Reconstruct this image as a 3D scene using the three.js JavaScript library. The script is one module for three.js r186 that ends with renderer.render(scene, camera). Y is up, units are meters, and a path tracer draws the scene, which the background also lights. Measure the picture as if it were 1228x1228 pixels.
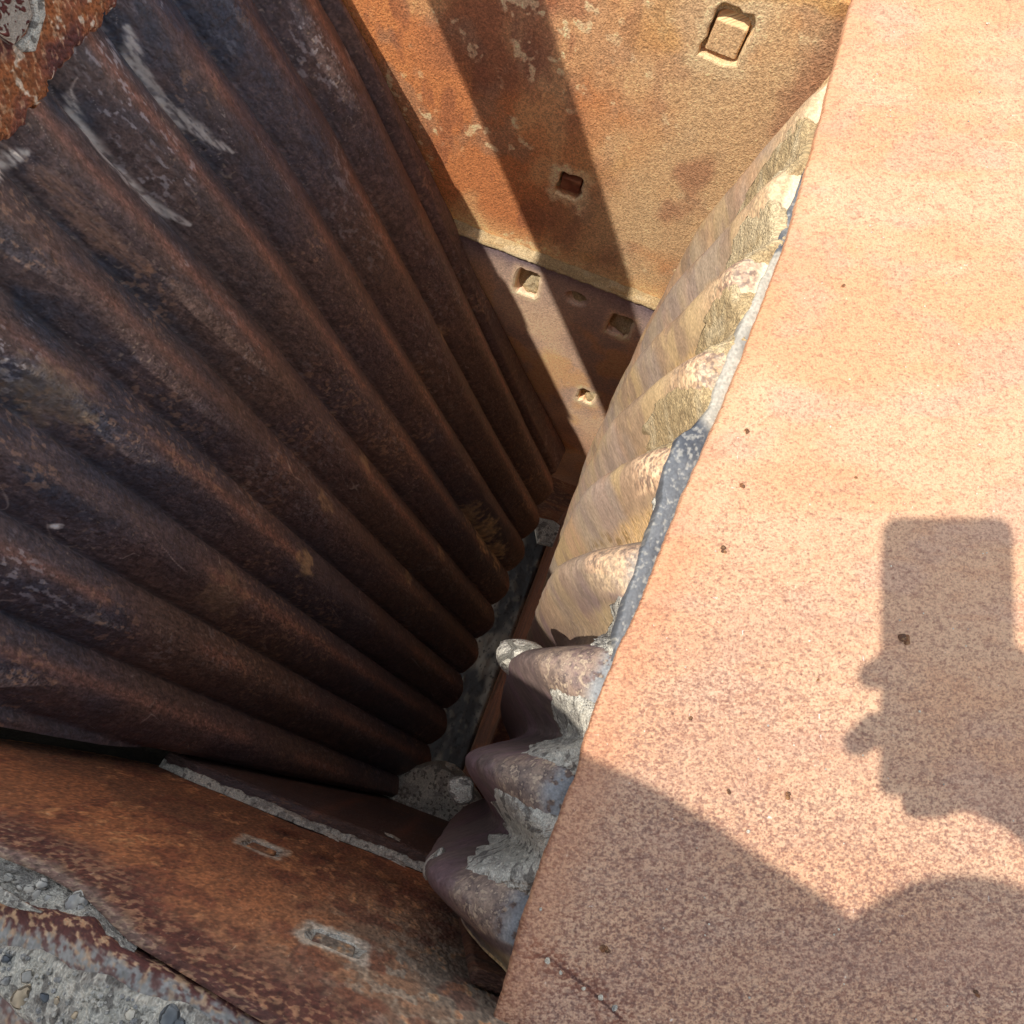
import * as THREE from 'three';
import { mergeGeometries, mergeVertices, toCreasedNormals } from 'three/addons/utils/BufferGeometryUtils.js';
import { RoundedBoxGeometry } from 'three/addons/geometries/RoundedBoxGeometry.js';
import { MarchingCubes } from 'three/addons/objects/MarchingCubes.js';

// ---------------------------------------------------------------- camera, sky, sun, exposure
const scene = new THREE.Scene();
const camera = new THREE.PerspectiveCamera(54.19, 1, 0.02, 2000);
camera.position.set(0, 0.57, 0);
camera.up.set(-0.3592, 0.2207, -0.9068);
camera.lookAt(0, 0.57 - 0.9716, -0.2365);
const renderer = new THREE.WebGLRenderer({ antialias: true });
renderer.setSize(1024, 1024);
renderer.toneMapping = THREE.LinearToneMapping;
renderer.toneMappingExposure = 1.9;
renderer.shadowMap.enabled = true;

const SUN = new THREE.Vector3(-0.358, 0.8725, 0.3228).normalize();
{
  const W = 256, H = 128, d = new Float32Array(W * H * 4);
  for (let j = 0; j < H; j++) for (let i = 0; i < W; i++) {
    const el = ((j + 0.5) / H - 0.5) * Math.PI, az = ((i + 0.5) / W - 0.5) * 2 * Math.PI;
    const dir = new THREE.Vector3(Math.cos(el) * Math.cos(az), Math.sin(el), Math.cos(el) * Math.sin(az));
    const up = Math.max(0, dir.y), t = Math.pow(1 - up, 3.2);
    const glow = Math.pow(Math.max(0, dir.dot(SUN)), 6) * 0.35;
    const k = dir.y < 0 ? Math.max(0.35, 1 + dir.y * 3) : 1, o = (j * W + i) * 4;
    d[o] = (0.4 + 0.46 * t + glow) * k; d[o + 1] = (0.47 + 0.42 * t + glow * 0.95) * k; d[o + 2] = (0.59 + 0.29 * t + glow * 0.8) * k; d[o + 3] = 1;
  }
  const sky = new THREE.DataTexture(d, W, H, THREE.RGBAFormat, THREE.FloatType);
  sky.mapping = THREE.EquirectangularReflectionMapping; sky.magFilter = THREE.LinearFilter; sky.needsUpdate = true;
  scene.background = sky; scene.environment = sky;
  scene.backgroundIntensity = 0.86; scene.environmentIntensity = 0.86;
}
const sun = new THREE.DirectionalLight(new THREE.Color(1, 0.945, 0.85), 2.45);
sun.target.position.set(0, -0.5, -0.2); sun.position.copy(sun.target.position).addScaledVector(SUN, 6);
sun.castShadow = true; sun.shadow.mapSize.set(4096, 4096); sun.shadow.radius = 1;
Object.assign(sun.shadow.camera, { left: -1.6, right: 1.6, top: 1.6, bottom: -1.6, near: 1, far: 12 });
scene.add(sun, sun.target);

// ---------------------------------------------------------------- small maths
const { sin, cos, abs, min, max, floor, sqrt, PI, exp, pow } = Math;
let seedState = 12345;
const rnd = () => { seedState = (seedState + 0x6d2b79f5) | 0; let t = Math.imul(seedState ^ (seedState >>> 15), 1 | seedState); t = (t + Math.imul(t ^ (t >>> 7), 61 | t)) ^ t; return ((t ^ (t >>> 14)) >>> 0) / 4294967296; };
const rr = (a, b) => a + (b - a) * rnd();
const TB = new Float32Array(65536); for (let i = 0; i < 65536; i++) TB[i] = rnd();
function vn(x, y) {
  const xf = floor(x), yf = floor(y), fx = x - xf, fy = y - yf, u = fx * fx * (3 - 2 * fx), v = fy * fy * (3 - 2 * fy);
  const x0 = xf & 255, x1 = (xf + 1) & 255, y0 = (yf & 255) << 8, y1 = ((yf + 1) & 255) << 8;
  const a = TB[x0 + y0], b = TB[x1 + y0], c = TB[x0 + y1], d = TB[x1 + y1];
  return a + (b - a) * u + (c - a + (a - b - c + d) * u) * v;
}
function fbm(x, y, o = 4) { let s = 0, a = 0.5, n = 0; for (let i = 0; i < o; i++) { s += a * vn(x, y); n += a; a *= 0.5; const t = x * 1.62 + y * 1.21 + 17.3; y = y * 1.62 - x * 1.21 + 5.7; x = t; } return s / n; }
const rdg = (x, y, o = 3) => { let s = 0, a = 0.5, n = 0; for (let i = 0; i < o; i++) { s += a * (1 - abs(2 * vn(x, y) - 1)); n += a; a *= 0.5; x = x * 2.03 + 7.1; y = y * 2.03 + 3.3; } return s / n; };
const vn3 = (x, y, z) => (vn(x + z * 0.71, y + z * 1.37) + vn(y * 0.93 + 31.7 - z * 0.4, z + x * 0.6 + 11.1) + vn(z * 1.1 + 57.3, x - y * 0.5 + 91.2)) / 3;
const clamp = (x, a = 0, b = 1) => (x < a ? a : x > b ? b : x);
const ss = (a, b, x) => { const t = clamp((x - a) / (b - a)); return t * t * (3 - 2 * t); };
const lerp = (a, b, t) => a + (b - a) * t;
const pl = (pts, x) => { // piecewise smooth table lookup [[x, y], ...]
  if (x <= pts[0][0]) return pts[0][1];
  for (let i = 1; i < pts.length; i++) if (x <= pts[i][0]) { const t = (x - pts[i - 1][0]) / (pts[i][0] - pts[i - 1][0]); return lerp(pts[i - 1][1], pts[i][1], t); }
  return pts[pts.length - 1][1];
};
const V = (x, y, z) => new THREE.Vector3(x, y, z);
// a sight line measured on the photograph, met with a plane of the machine
const AX = V(0.9333, 0.0849, -0.349), AY = V(-0.3592, 0.2207, -0.9068), AZ = V(0, 0.9716, 0.2365), EYE = V(0, 0.57, 0);
const ray = (x, y) => AX.clone().multiplyScalar((x - 614) / 1200).addScaledVector(AY, -(y - 614) / 1200).sub(AZ);
const at = (x, y, axis, val) => { const d = ray(x, y), t = (val - EYE.getComponent(axis)) / d.getComponent(axis); return EYE.clone().addScaledVector(d, t); };
const JA = 19.5 * PI / 180, JN = V(cos(JA), sin(JA), 0), JU = V(-sin(JA), cos(JA), 0), J0 = V(0.042, -1.15, 0);
const onJaw = (x, y, off = 0) => { const d = ray(x, y), p = J0.clone().addScaledVector(JN, off), t = p.clone().sub(EYE).dot(JN) / d.dot(JN), P = EYE.clone().addScaledVector(d, t); return [P.z, P.clone().sub(J0).dot(JU)]; };

// ---------------------------------------------------------------- textures
// bake(W, H, w, h, f): f(u, v, o) gets metres and fills o = [r, g, b (0-255 sRGB), height 0-1, roughness 0-1]
function bake(W, H, w, h, f, rough = false) {
  const c = new Uint8Array(W * H * 4), b = new Uint8Array(W * H), r = rough ? new Uint8Array(W * H * 4) : null, o = [0, 0, 0, 0.5, 0.8];
  for (let j = 0, p = 0; j < H; j++) for (let i = 0; i < W; i++, p++) {
    o[3] = 0.5; o[4] = 0.8;
    f((i + 0.5) / W * w, (j + 0.5) / H * h, o);
    c[p * 4] = clamp(o[0], 0, 255); c[p * 4 + 1] = clamp(o[1], 0, 255); c[p * 4 + 2] = clamp(o[2], 0, 255); c[p * 4 + 3] = 255;
    b[p] = clamp(o[3]) * 255;
    if (r) { r[p * 4 + 1] = clamp(o[4]) * 255; r[p * 4 + 3] = 255; }
  }
  const mk = (d, fmt, srgb) => { const t = new THREE.DataTexture(d, W, H, fmt); t.magFilter = THREE.LinearFilter; t.minFilter = THREE.LinearMipmapLinearFilter; t.generateMipmaps = true; t.wrapS = t.wrapT = THREE.MirroredRepeatWrapping; if (srgb) t.colorSpace = THREE.SRGBColorSpace; t.needsUpdate = true; return t; };
  return { map: mk(c, THREE.RGBAFormat, true), bumpMap: mk(b, THREE.RedFormat), roughnessMap: r ? mk(r, THREE.RGBAFormat) : null };
}
function std(tex, bump, opt = {}) {
  const m = new THREE.MeshStandardMaterial({ map: tex.map, bumpMap: tex.bumpMap, bumpScale: bump, roughness: 0.85, metalness: 0, ...opt });
  if (tex.roughnessMap) { m.roughnessMap = tex.roughnessMap; m.roughness = 1; }
  return m;
}
const set = (o, c) => { o[0] = c[0]; o[1] = c[1]; o[2] = c[2]; };
const mix = (o, c, t) => { if (t <= 0) return; if (t > 1) t = 1; o[0] += (c[0] - o[0]) * t; o[1] += (c[1] - o[1]) * t; o[2] += (c[2] - o[2]) * t; };
const mul = (o, k) => { o[0] *= k; o[1] *= k; o[2] *= k; };

// ---------------------------------------------------------------- scene bookkeeping
const used = {};
function numbered(name) { const n = used[name] = (used[name] ?? -1) + 1; return n ? name + '_' + String(n).padStart(3, '0') : name; }
function tag(o, label, category, group, kind) { o.userData = { label, category }; if (group) o.userData.group = group; if (kind) o.userData.kind = kind; return o; }
function thing(name, label, category, group, pos) { const g = new THREE.Group(); g.name = numbered(name); if (pos) g.position.copy(pos); scene.add(g); return tag(g, label, category, group); }
function mesh(name, geo, mat, parent = scene) {
  const m = new THREE.Mesh(geo, mat); m.name = parent === scene ? numbered(name) : name; m.castShadow = m.receiveShadow = true;
  for (let q = parent; q && q !== scene; q = q.parent) if (q.position.lengthSq() > 0) geo.translate(-q.position.x, -q.position.y, -q.position.z);
  parent.add(m); return m;
}
// a grid surface: fn(u, v) -> [x, y, z, U, V]
function grid(nu, nv, fn) {
  const p = new Float32Array((nu + 1) * (nv + 1) * 3), t = new Float32Array((nu + 1) * (nv + 1) * 2), ix = [];
  for (let j = 0, k = 0; j <= nv; j++) for (let i = 0; i <= nu; i++, k++) { const q = fn(i / nu, j / nv, i, j); p[k * 3] = q[0]; p[k * 3 + 1] = q[1]; p[k * 3 + 2] = q[2]; t[k * 2] = q[3]; t[k * 2 + 1] = q[4]; }
  for (let j = 0; j < nv; j++) for (let i = 0; i < nu; i++) { const a = j * (nu + 1) + i, b = a + 1, c = a + nu + 1, d = c + 1; ix.push(a, b, d, a, d, c); }
  const g = new THREE.BufferGeometry(); g.setAttribute('position', new THREE.BufferAttribute(p, 3)); g.setAttribute('uv', new THREE.BufferAttribute(t, 2)); g.setIndex(ix); g.computeVertexNormals(); return g;
}
// columns i0..i1 of a grid as a geometry of its own, with the whole grid's normals
function columns(g, nu, nv, i0, i1) {
  const w = i1 - i0 + 1, out = new THREE.BufferGeometry();
  for (const [n, s] of [['position', 3], ['normal', 3], ['uv', 2]]) {
    const src = g.attributes[n].array, d = new Float32Array(w * (nv + 1) * s);
    for (let j = 0; j <= nv; j++) d.set(src.subarray((j * (nu + 1) + i0) * s, (j * (nu + 1) + i1 + 1) * s), j * w * s);
    out.setAttribute(n, new THREE.BufferAttribute(d, s));
  }
  const ix = []; for (let j = 0; j < nv; j++) for (let i = 0; i < w - 1; i++) { const a = j * w + i, b = a + 1, c = a + w, d = c + 1; ix.push(a, b, d, a, d, c); }
  out.setIndex(ix); return out;
}
function planarUV(g, f) { const P = g.attributes.position, uv = new Float32Array(P.count * 2); for (let i = 0; i < P.count; i++) { const q = f(P.getX(i), P.getY(i), P.getZ(i)); uv[i * 2] = q[0]; uv[i * 2 + 1] = q[1]; } g.setAttribute('uv', new THREE.BufferAttribute(uv, 2)); return g; }
// a lumpy stone of radius about r, flattened by fy
function stoneGeo(r, fy = 0.7, rough = 0.35, detail = 2) {
  let g = new THREE.IcosahedronGeometry(1, detail); g.deleteAttribute('uv'); g.deleteAttribute('normal'); g = mergeVertices(g, 1e-4);
  const P = g.attributes.position, s = rnd() * 50, ex = rr(0.8, 1.25), ez = rr(0.7, 1.1);
  const planes = []; for (let i = 0; i < 7; i++) planes.push([V(rr(-1, 1), rr(-1, 1), rr(-1, 1)).normalize(), rr(0.62, 0.9)]);
  for (let i = 0; i < P.count; i++) {
    const v = V(P.getX(i), P.getY(i), P.getZ(i)); let k = 1 - rough * 0.5 + rough * vn3(v.x * 1.7 + s, v.y * 1.7, v.z * 1.7);
    for (const [n, d] of planes) { const q = v.dot(n) * k; if (q > d) k *= lerp(1, d / q, 0.85); }
    k += 0.08 * (vn3(v.x * 6 + s, v.y * 6, v.z * 6) - 0.5);
    P.setXYZ(i, v.x * k * r * ex, v.y * k * r * fy, v.z * k * r * ez);
  }
  g.computeVertexNormals(); planarUV(g, (x, y, z) => [x * 12 + s * 0.1, z * 12 + y * 9 + s * 0.07]); return g;
}
function boxGeo(x0, x1, y0, y1, z0, z1, r = 0.004) { const g = new RoundedBoxGeometry(x1 - x0, y1 - y0, z1 - z0, 2, min(r, (x1 - x0) * 0.45, (y1 - y0) * 0.45, (z1 - z0) * 0.45)); g.translate((x0 + x1) / 2, (y0 + y1) / 2, (z0 + z1) / 2); return g; }

// ---------------------------------------------------------------- surfaces of the machine (sizes in metres)
const jawK = (z, s) => (z + 0.475 + 0.046 * s) / 0.0642;          // ridge number across the moving jaw
const segDist = (P, x, y) => { let best = 9, tt = 0; for (let i = 1; i < P.length; i++) { const [ax, ay] = P[i - 1], bx = P[i][0] - ax, by = P[i][1] - ay; const t = clamp(((x - ax) * bx + (y - ay) * by) / (bx * bx + by * by)); const d = Math.hypot(x - ax - bx * t, y - ay - by * t); if (d < best) { best = d; tt = (i - 1 + t) / (P.length - 1); } } return [best, tt]; };
const bb = (P, m) => [min(...P.map((q) => q[0])) - m, max(...P.map((q) => q[0])) + m, min(...P.map((q) => q[1])) - m, max(...P.map((q) => q[1])) + m];

const crackP = [[640, 1144], [664, 1153], [690, 1172], [708, 1186], [724, 1203], [748, 1224]].map(([x, y]) => { const P = at(x, y, 1, 0); return [P.x, P.z]; });
// cover sheet: u = X - 0.06, v = Z + 0.7
const texSheet = bake(1024, 2048, 0.4, 0.9, (u, v, o) => {
  const X = u + 0.06, Z = v - 0.7, a = X * 0.937 - Z * 0.35, b = X * 0.35 + Z * 0.937;
  const L = fbm(a * 7 + 3, b * 9, 4), M = fbm(a * 22, b * 40 + 9, 4), S = fbm(a * 60 + 7, b * 170, 3);
  set(o, [212, 166, 129]);
  mix(o, [212, 148, 102], ss(0.44, 0.68, fbm(a * 9 + 60, b * 26, 4)) * 0.55);
  mix(o, [218, 176, 138], ss(0.5, 0.28, L) * 0.6);
  mix(o, [196, 156, 134], ss(0.5, 0.7, M) * 0.4);
  mix(o, [204, 144, 104], ss(0.58, 0.75, S) * 0.3);
  const near = ss(-0.3, 0.08, Z), dens = 0.06 * near + 0.07 * (L - 0.5) + 0.06 * (M - 0.45) + 0.02;
  mix(o, [190, 154, 128], near * 0.5);
  const f1 = fbm(a * 470, b * 900 + 40, 3), f2 = fbm(a * 700 + 90, b * 1150, 2), f3 = vn(a * 1700, b * 1900), f4 = fbm(a * 520 + b * 260 + 9, b * 640 - a * 200, 2);
  const k1 = ss(0.58 - dens, 0.78 - dens, f1), k2 = ss(0.6 - dens, 0.82 - dens, f2), k3 = ss(0.6 - dens, 0.82 - dens, f4) * near, f5 = fbm(a * 1000 + 70, b * 1500, 2);
  mix(o, [130, 84, 66], k1 * (0.26 + 0.3 * near)); mix(o, [122, 84, 70], k2 * (0.26 + 0.24 * near)); mix(o, [100, 70, 62], k3 * 0.5);
  const st = fbm(a * 5 + 30, b * 34 + 8, 4); mix(o, [186, 142, 116], ss(0.56, 0.72, st) * 0.3); if (Z > 0.02 && X < 0.18) { const [cd, ct] = segDist(crackP, X + 0.0022 * (fbm(u * 260, v * 260, 3) - 0.5), Z + 0.0022 * (fbm(u * 260 + 30, v * 260, 3) - 0.5)); mix(o, [72, 40, 32], ss(0.0011, 0.0004, cd) * 0.9); mix(o, [120, 66, 46], ss(0.012, 0.001, cd) * ss(0.4, 0.6, f1) * 0.6); }
  const sc = rdg(a * 26 + b * 90 + 3 * L, a * 4 + 20, 1); mix(o, [232, 200, 168], ss(0.992, 0.999, sc) * ss(0.6, 0.75, fbm(a * 30, b * 30 + 90, 2)) * 0.5);
  mix(o, [116, 74, 60], ss(0.62, 0.8, f5) * (0.3 + 0.3 * near)); mix(o, [224, 186, 152], ss(0.42, 0.28, f5) * 0.35 * near); mul(o, 0.95 + 0.16 * f3);
  const wsp = vn(a * 420 + 5, b * 420); if (wsp > 0.98) mix(o, [240, 232, 222], ss(0.98, 0.992, wsp) * 0.8);
  const ed = ss(0.024, 0.0, X - 0.088 - 0.01 * fbm(Z * 60, 3, 2)); mix(o, [204, 134, 92], ed * 0.3);
  o[3] = 0.5 + 0.25 * (f1 - 0.5) - 0.22 * k1 - 0.15 * k2 + 0.12 * f3 + 0.4 * (M - 0.5);
});
// moving jaw: u = z + 0.6, v = s
const scr1 = [[152, 34], [168, 72], [196, 118], [222, 146], [246, 168], [262, 180]].map(([x, y]) => onJaw(x, y, -0.026)), scr2 = [[88, 112], [106, 150], [140, 196], [168, 230], [196, 254], [218, 268]].map(([x, y]) => onJaw(x, y, -0.026));
const scr3 = [[0, 208], [14, 196], [30, 186]].map(([x, y]) => onJaw(x, y, -0.026)), scr4 = [[45, 205], [80, 238], [118, 282], [165, 320]].map(([x, y]) => onJaw(x, y, -0.026));
const S1b = bb(scr1, 0.03), S2b = bb(scr2, 0.03), S3b = bb(scr3, 0.03), S4b = bb(scr4, 0.03);
const dustSpots = [[575, 640, 0.034, 1], [590, 662, 0.026, 1], [560, 615, 0.024, 0.8], [358, 672, 0.018, 0.7], [383, 598, 0.014, 0.5], [527, 398, 0.016, 0.6], [522, 660, 0.012, 0.7], [488, 692, 0.012, 0.7], [75, 635, 0.004, 1.4], [62, 470, 0.03, 0.4], [430, 552, 0.014, 0.5], [265, 712, 0.03, 0.3]].map(([x, y, r, k]) => [...onJaw(x, y, -0.012), r, k]);
const texJaw = bake(1024, 2048, 0.75, 1.28, (u, s, o) => {
  const z = u - 0.6, kk = jawK(z, s), fr = kk - Math.round(kk), cw = abs(cos(PI * kk)), top = ss(0.72, 1.2, s);
  const L = fbm(z * 9 + 3, s * 5, 4), G = fbm(z * 620, s * 190, 3), G2 = vn(z * 1250 + 7, s * 700 + 3), C = fbm(z * 60, s * 18 + 7, 4), P = fbm(z * 230, s * 230, 3);
  set(o, [77, 60, 57]);
  mix(o, [90, 67, 50], ss(0.45, 0.7, L) * 0.4); mix(o, [68, 60, 64], ss(0.52, 0.32, L) * 0.7);
  mix(o, [45, 48, 57], top * (0.5 + 0.5 * ss(0.55, 0.38, C)) * (1 - 0.45 * cw * ss(0.4, 0.6, L)));  // blue-black upper end: sky reflection painted into the jaw colour
  mix(o, [112, 78, 66], exp(-pow((fr + 0.12) / 0.1, 2)) * ss(0.36, 0.6, fbm(s * 7 + Math.round(kk) * 9.1, Math.round(kk) * 3.3, 3)) * 0.7);
  mix(o, [58, 47, 44], ss(0.54, 0.66, P) * 0.35); mix(o, [100, 80, 70], ss(0.48, 0.36, P) * ss(0.45, 0.6, C) * 0.25);
  mul(o, 0.76 + 0.48 * G); mul(o, 0.84 + 0.32 * G2);
  const fl = fbm(z * 360 + 20, s * 150, 3), pz = ss(0.56, 0.7, fbm(z * 16 + 50, s * 11, 3));
  mix(o, [152, 148, 150], ss(0.6, 0.7, fl) * pz * (0.2 + 0.35 * top));
  mix(o, [150, 114, 88], ss(0.6, 0.7, fbm(z * 320 + 5, s * 180 + 80, 3)) * ss(0.58, 0.7, fbm(z * 13, s * 9 + 31, 3)) * 0.4);
  const sl = rdg(z * 150 + s * 30 + 4 * L, s * 9 + 12, 1); mix(o, [146, 132, 122], ss(0.985, 0.998, sl) * ss(0.55, 0.7, fbm(z * 40 + 3, s * 22 + 60, 2)) * 0.55);
  const wd = fbm(z * 760, s * 120, 3);
  for (const [P, B, w0, k] of [[scr1, S1b, 0.005, 0.6], [scr2, S2b, 0.005, 0.58], [scr3, S3b, 0.008, 0.7], [scr4, S4b, 0.009, 0.3]]) if (z > B[0] && z < B[1] && s > B[2] && s < B[3]) {
    const [d, t] = segDist(P, z + 0.003 * (fbm(s * 40, z * 90, 2) - 0.5), s), w = w0 * (0.35 + 0.9 * pow(sin(PI * clamp(t * 0.86 + 0.12)), 0.7)) * (0.6 + 0.8 * wd);
    mix(o, k < 0.5 ? [165, 120, 90] : [178, 170, 160], ss(w, w * 0.25, d) * k * (0.4 + 0.75 * ss(0.3, 0.6, wd)));
  }
  for (const [cz, cs, r, k] of dustSpots) { const d = Math.hypot(z - cz, (s - cs) * 0.6); if (d < r * 1.6) { const n = fbm(z * 190 + 9, s * 110, 3); mix(o, k > 1 ? [225, 220, 210] : [168, 138, 100], ss(r * (0.5 + n), r * (n - 0.1), d) * k * (0.2 + n * 0.9)); } }
  mix(o, [150, 130, 108], ss(0.82, 0.95, vn(z * 500, s * 330)) * ss(0.55, 0.7, fbm(z * 20, s * 14 + 77, 2)) * 0.4);
  mul(o, 1.36);
  o[3] = 0.5 + 0.5 * (G - 0.5) + 0.25 * (G2 - 0.5) + 0.5 * (C - 0.5); o[4] = clamp(0.62 - 0.12 * top + 0.3 * (G - 0.5) + 0.12 * (1 - cw));
}, true);
// fixed jaw: u = z + 0.53, v = distance down from the sheet edge
const PZ = 0.0697, toothW = (z) => 0.5 + 0.5 * cos(2 * PI * (z - 0.001) / PZ);
const texTeeth = bake(1536, 1024, 0.66, 0.45, (u, d, o) => {
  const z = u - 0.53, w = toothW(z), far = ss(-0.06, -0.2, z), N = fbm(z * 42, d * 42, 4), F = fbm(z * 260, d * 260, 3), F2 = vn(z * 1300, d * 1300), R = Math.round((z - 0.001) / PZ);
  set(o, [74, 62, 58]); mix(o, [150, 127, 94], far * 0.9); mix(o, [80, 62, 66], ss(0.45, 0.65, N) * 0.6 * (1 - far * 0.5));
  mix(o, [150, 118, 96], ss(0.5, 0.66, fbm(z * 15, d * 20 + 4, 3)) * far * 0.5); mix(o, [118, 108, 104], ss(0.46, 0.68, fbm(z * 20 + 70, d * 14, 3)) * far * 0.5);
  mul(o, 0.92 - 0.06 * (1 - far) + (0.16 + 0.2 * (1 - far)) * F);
  const flat = ss(0.085, 0.045, d + 0.03 * (N - 0.5)) * ss(0.5, 0.62, w + 0.25 * (N - 0.5));
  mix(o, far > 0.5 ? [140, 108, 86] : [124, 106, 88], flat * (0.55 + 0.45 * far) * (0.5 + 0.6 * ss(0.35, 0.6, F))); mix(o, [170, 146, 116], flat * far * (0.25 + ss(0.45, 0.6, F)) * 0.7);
  const F4 = fbm(z * 520 + 40, d * 520, 3); mix(o, [56, 46, 44], flat * ss(0.46, 0.66, F4) * (0.8 - 0.35 * far)); mix(o, [168, 148, 122], flat * ss(0.58, 0.7, F4 + 0.2 * (F - 0.5)) * (1 - far) * 0.6);
  mix(o, [106, 114, 120], flat * ss(0.028, 0.014, d + 0.012 * (N - 0.5)) * ss(0.4, 0.55, F + 0.1) * (0.75 - 0.6 * far));
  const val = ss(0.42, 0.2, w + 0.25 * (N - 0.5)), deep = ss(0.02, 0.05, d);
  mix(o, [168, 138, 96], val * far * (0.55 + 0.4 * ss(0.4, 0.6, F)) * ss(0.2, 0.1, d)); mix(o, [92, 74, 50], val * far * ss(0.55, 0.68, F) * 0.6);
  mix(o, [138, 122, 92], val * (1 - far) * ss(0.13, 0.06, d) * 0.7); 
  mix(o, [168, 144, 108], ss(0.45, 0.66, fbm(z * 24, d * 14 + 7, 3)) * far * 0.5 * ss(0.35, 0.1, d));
  mix(o, [180, 164, 140], ss(0.007, 0.003, d + 0.004 * (F - 0.5)) * far * 0.8);
  mul(o, (0.9 + 0.2 * F2) * 1.4);
  o[3] = 0.5 + 0.35 * (F - 0.5) + 0.3 * (F2 - 0.5) * (0.4 + val) + 0.3 * (N - 0.5);
});
// back cheek above the seam: u = X + 0.45, v = Y + 0.6
const sandy = (u, v, o, k = 1) => { const f = vn(u * 1250, v * 900), g = fbm(u * 520, v * 420, 3); mul(o, 1 + k * (0.26 * (f - 0.5) + 0.3 * (g - 0.5))); return f * 0.5 + g * 0.5; };
const holesUp = [[0.0235, -0.0905, 0.032, 0.06], [-0.066, -0.367, 0.027, 0.044]];
const texBack = bake(1536, 1536, 0.65, 0.75, (u, v, o) => {
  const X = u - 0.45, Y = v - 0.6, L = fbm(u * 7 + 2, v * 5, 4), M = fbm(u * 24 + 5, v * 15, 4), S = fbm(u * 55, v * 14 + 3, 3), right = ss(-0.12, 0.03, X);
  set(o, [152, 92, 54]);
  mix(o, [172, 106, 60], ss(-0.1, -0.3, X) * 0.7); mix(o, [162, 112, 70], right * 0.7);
  mix(o, [112, 68, 48], ss(0.5, 0.68, L) * 0.8 * (1 - right * 0.5) * ss(-0.26, -0.18, X)); mix(o, [120, 92, 74], ss(0.52, 0.66, M) * 0.5);
  mix(o, [176, 134, 92], ss(0.52, 0.7, fbm(u * 18 + 40, v * 9, 4)) * 0.6); mix(o, [96, 54, 40], ss(0.6, 0.75, S) * 0.4);
  mix(o, [205, 178, 140], ss(0.62, 0.72, fbm(u * 120, v * 80, 3)) * ss(0.5, 0.62, M) * 0.6);
  mix(o, [196, 164, 118], ss(-0.47, -0.53, Y + 0.03 * (M - 0.5)) * 0.6);
  for (const [hx, hy, w, h] of holesUp) { const dx = max(0, abs(X - hx) - w / 2), dy = max(0, abs(Y - hy) - h / 2), e = Math.hypot(dx, dy * 0.6) - 0.012 * (fbm(u * 130, v * 90, 3) - 0.35); mix(o, [196, 174, 138], ss(0.011, 0.001, e) * 0.75); }
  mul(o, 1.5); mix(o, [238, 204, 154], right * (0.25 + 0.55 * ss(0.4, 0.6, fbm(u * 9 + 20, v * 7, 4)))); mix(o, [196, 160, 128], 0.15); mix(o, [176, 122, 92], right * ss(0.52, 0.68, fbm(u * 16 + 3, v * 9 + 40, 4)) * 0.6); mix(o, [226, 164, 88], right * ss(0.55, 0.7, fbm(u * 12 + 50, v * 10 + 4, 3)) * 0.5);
  o[3] = 0.25 + 0.5 * sandy(u, v, o, 1.2) + 0.3 * (M - 0.5);
});
// back cheek below the seam: u = X + 0.45, v = Y + 1.4
const holesLow = [[-0.086, -0.592, 0.028, 0.064], [0.043, -0.61, 0.029, 0.056], [0.043, -0.88, 0.024, 0.046]];
const texBackLow = bake(1024, 1024, 0.65, 0.95, (u, v, o) => {
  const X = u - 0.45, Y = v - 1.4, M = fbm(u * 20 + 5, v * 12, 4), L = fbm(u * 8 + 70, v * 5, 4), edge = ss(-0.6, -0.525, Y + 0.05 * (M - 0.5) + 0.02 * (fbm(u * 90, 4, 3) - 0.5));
  set(o, [146, 120, 98]); mix(o, [126, 104, 90], ss(0.45, 0.65, L)); mix(o, [160, 118, 78], ss(0.5, 0.68, M) * 0.6);
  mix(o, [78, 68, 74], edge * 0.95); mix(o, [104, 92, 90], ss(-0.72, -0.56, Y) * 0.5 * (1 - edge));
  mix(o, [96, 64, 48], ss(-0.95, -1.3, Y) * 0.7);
  for (const [hx, hy, w, h] of holesLow) { const dx = max(0, abs(X - hx) - w / 2), dy = max(0, abs(Y - hy) - h / 2); mix(o, [176, 150, 118], ss(0.012, 0, Math.hypot(dx, dy * 0.6) - 0.01 * (M - 0.4)) * 0.5); }
  mul(o, 1.74);
  o[3] = 0.25 + 0.5 * sandy(u, v, o, 0.9) + 0.25 * (M - 0.5);
});
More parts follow.
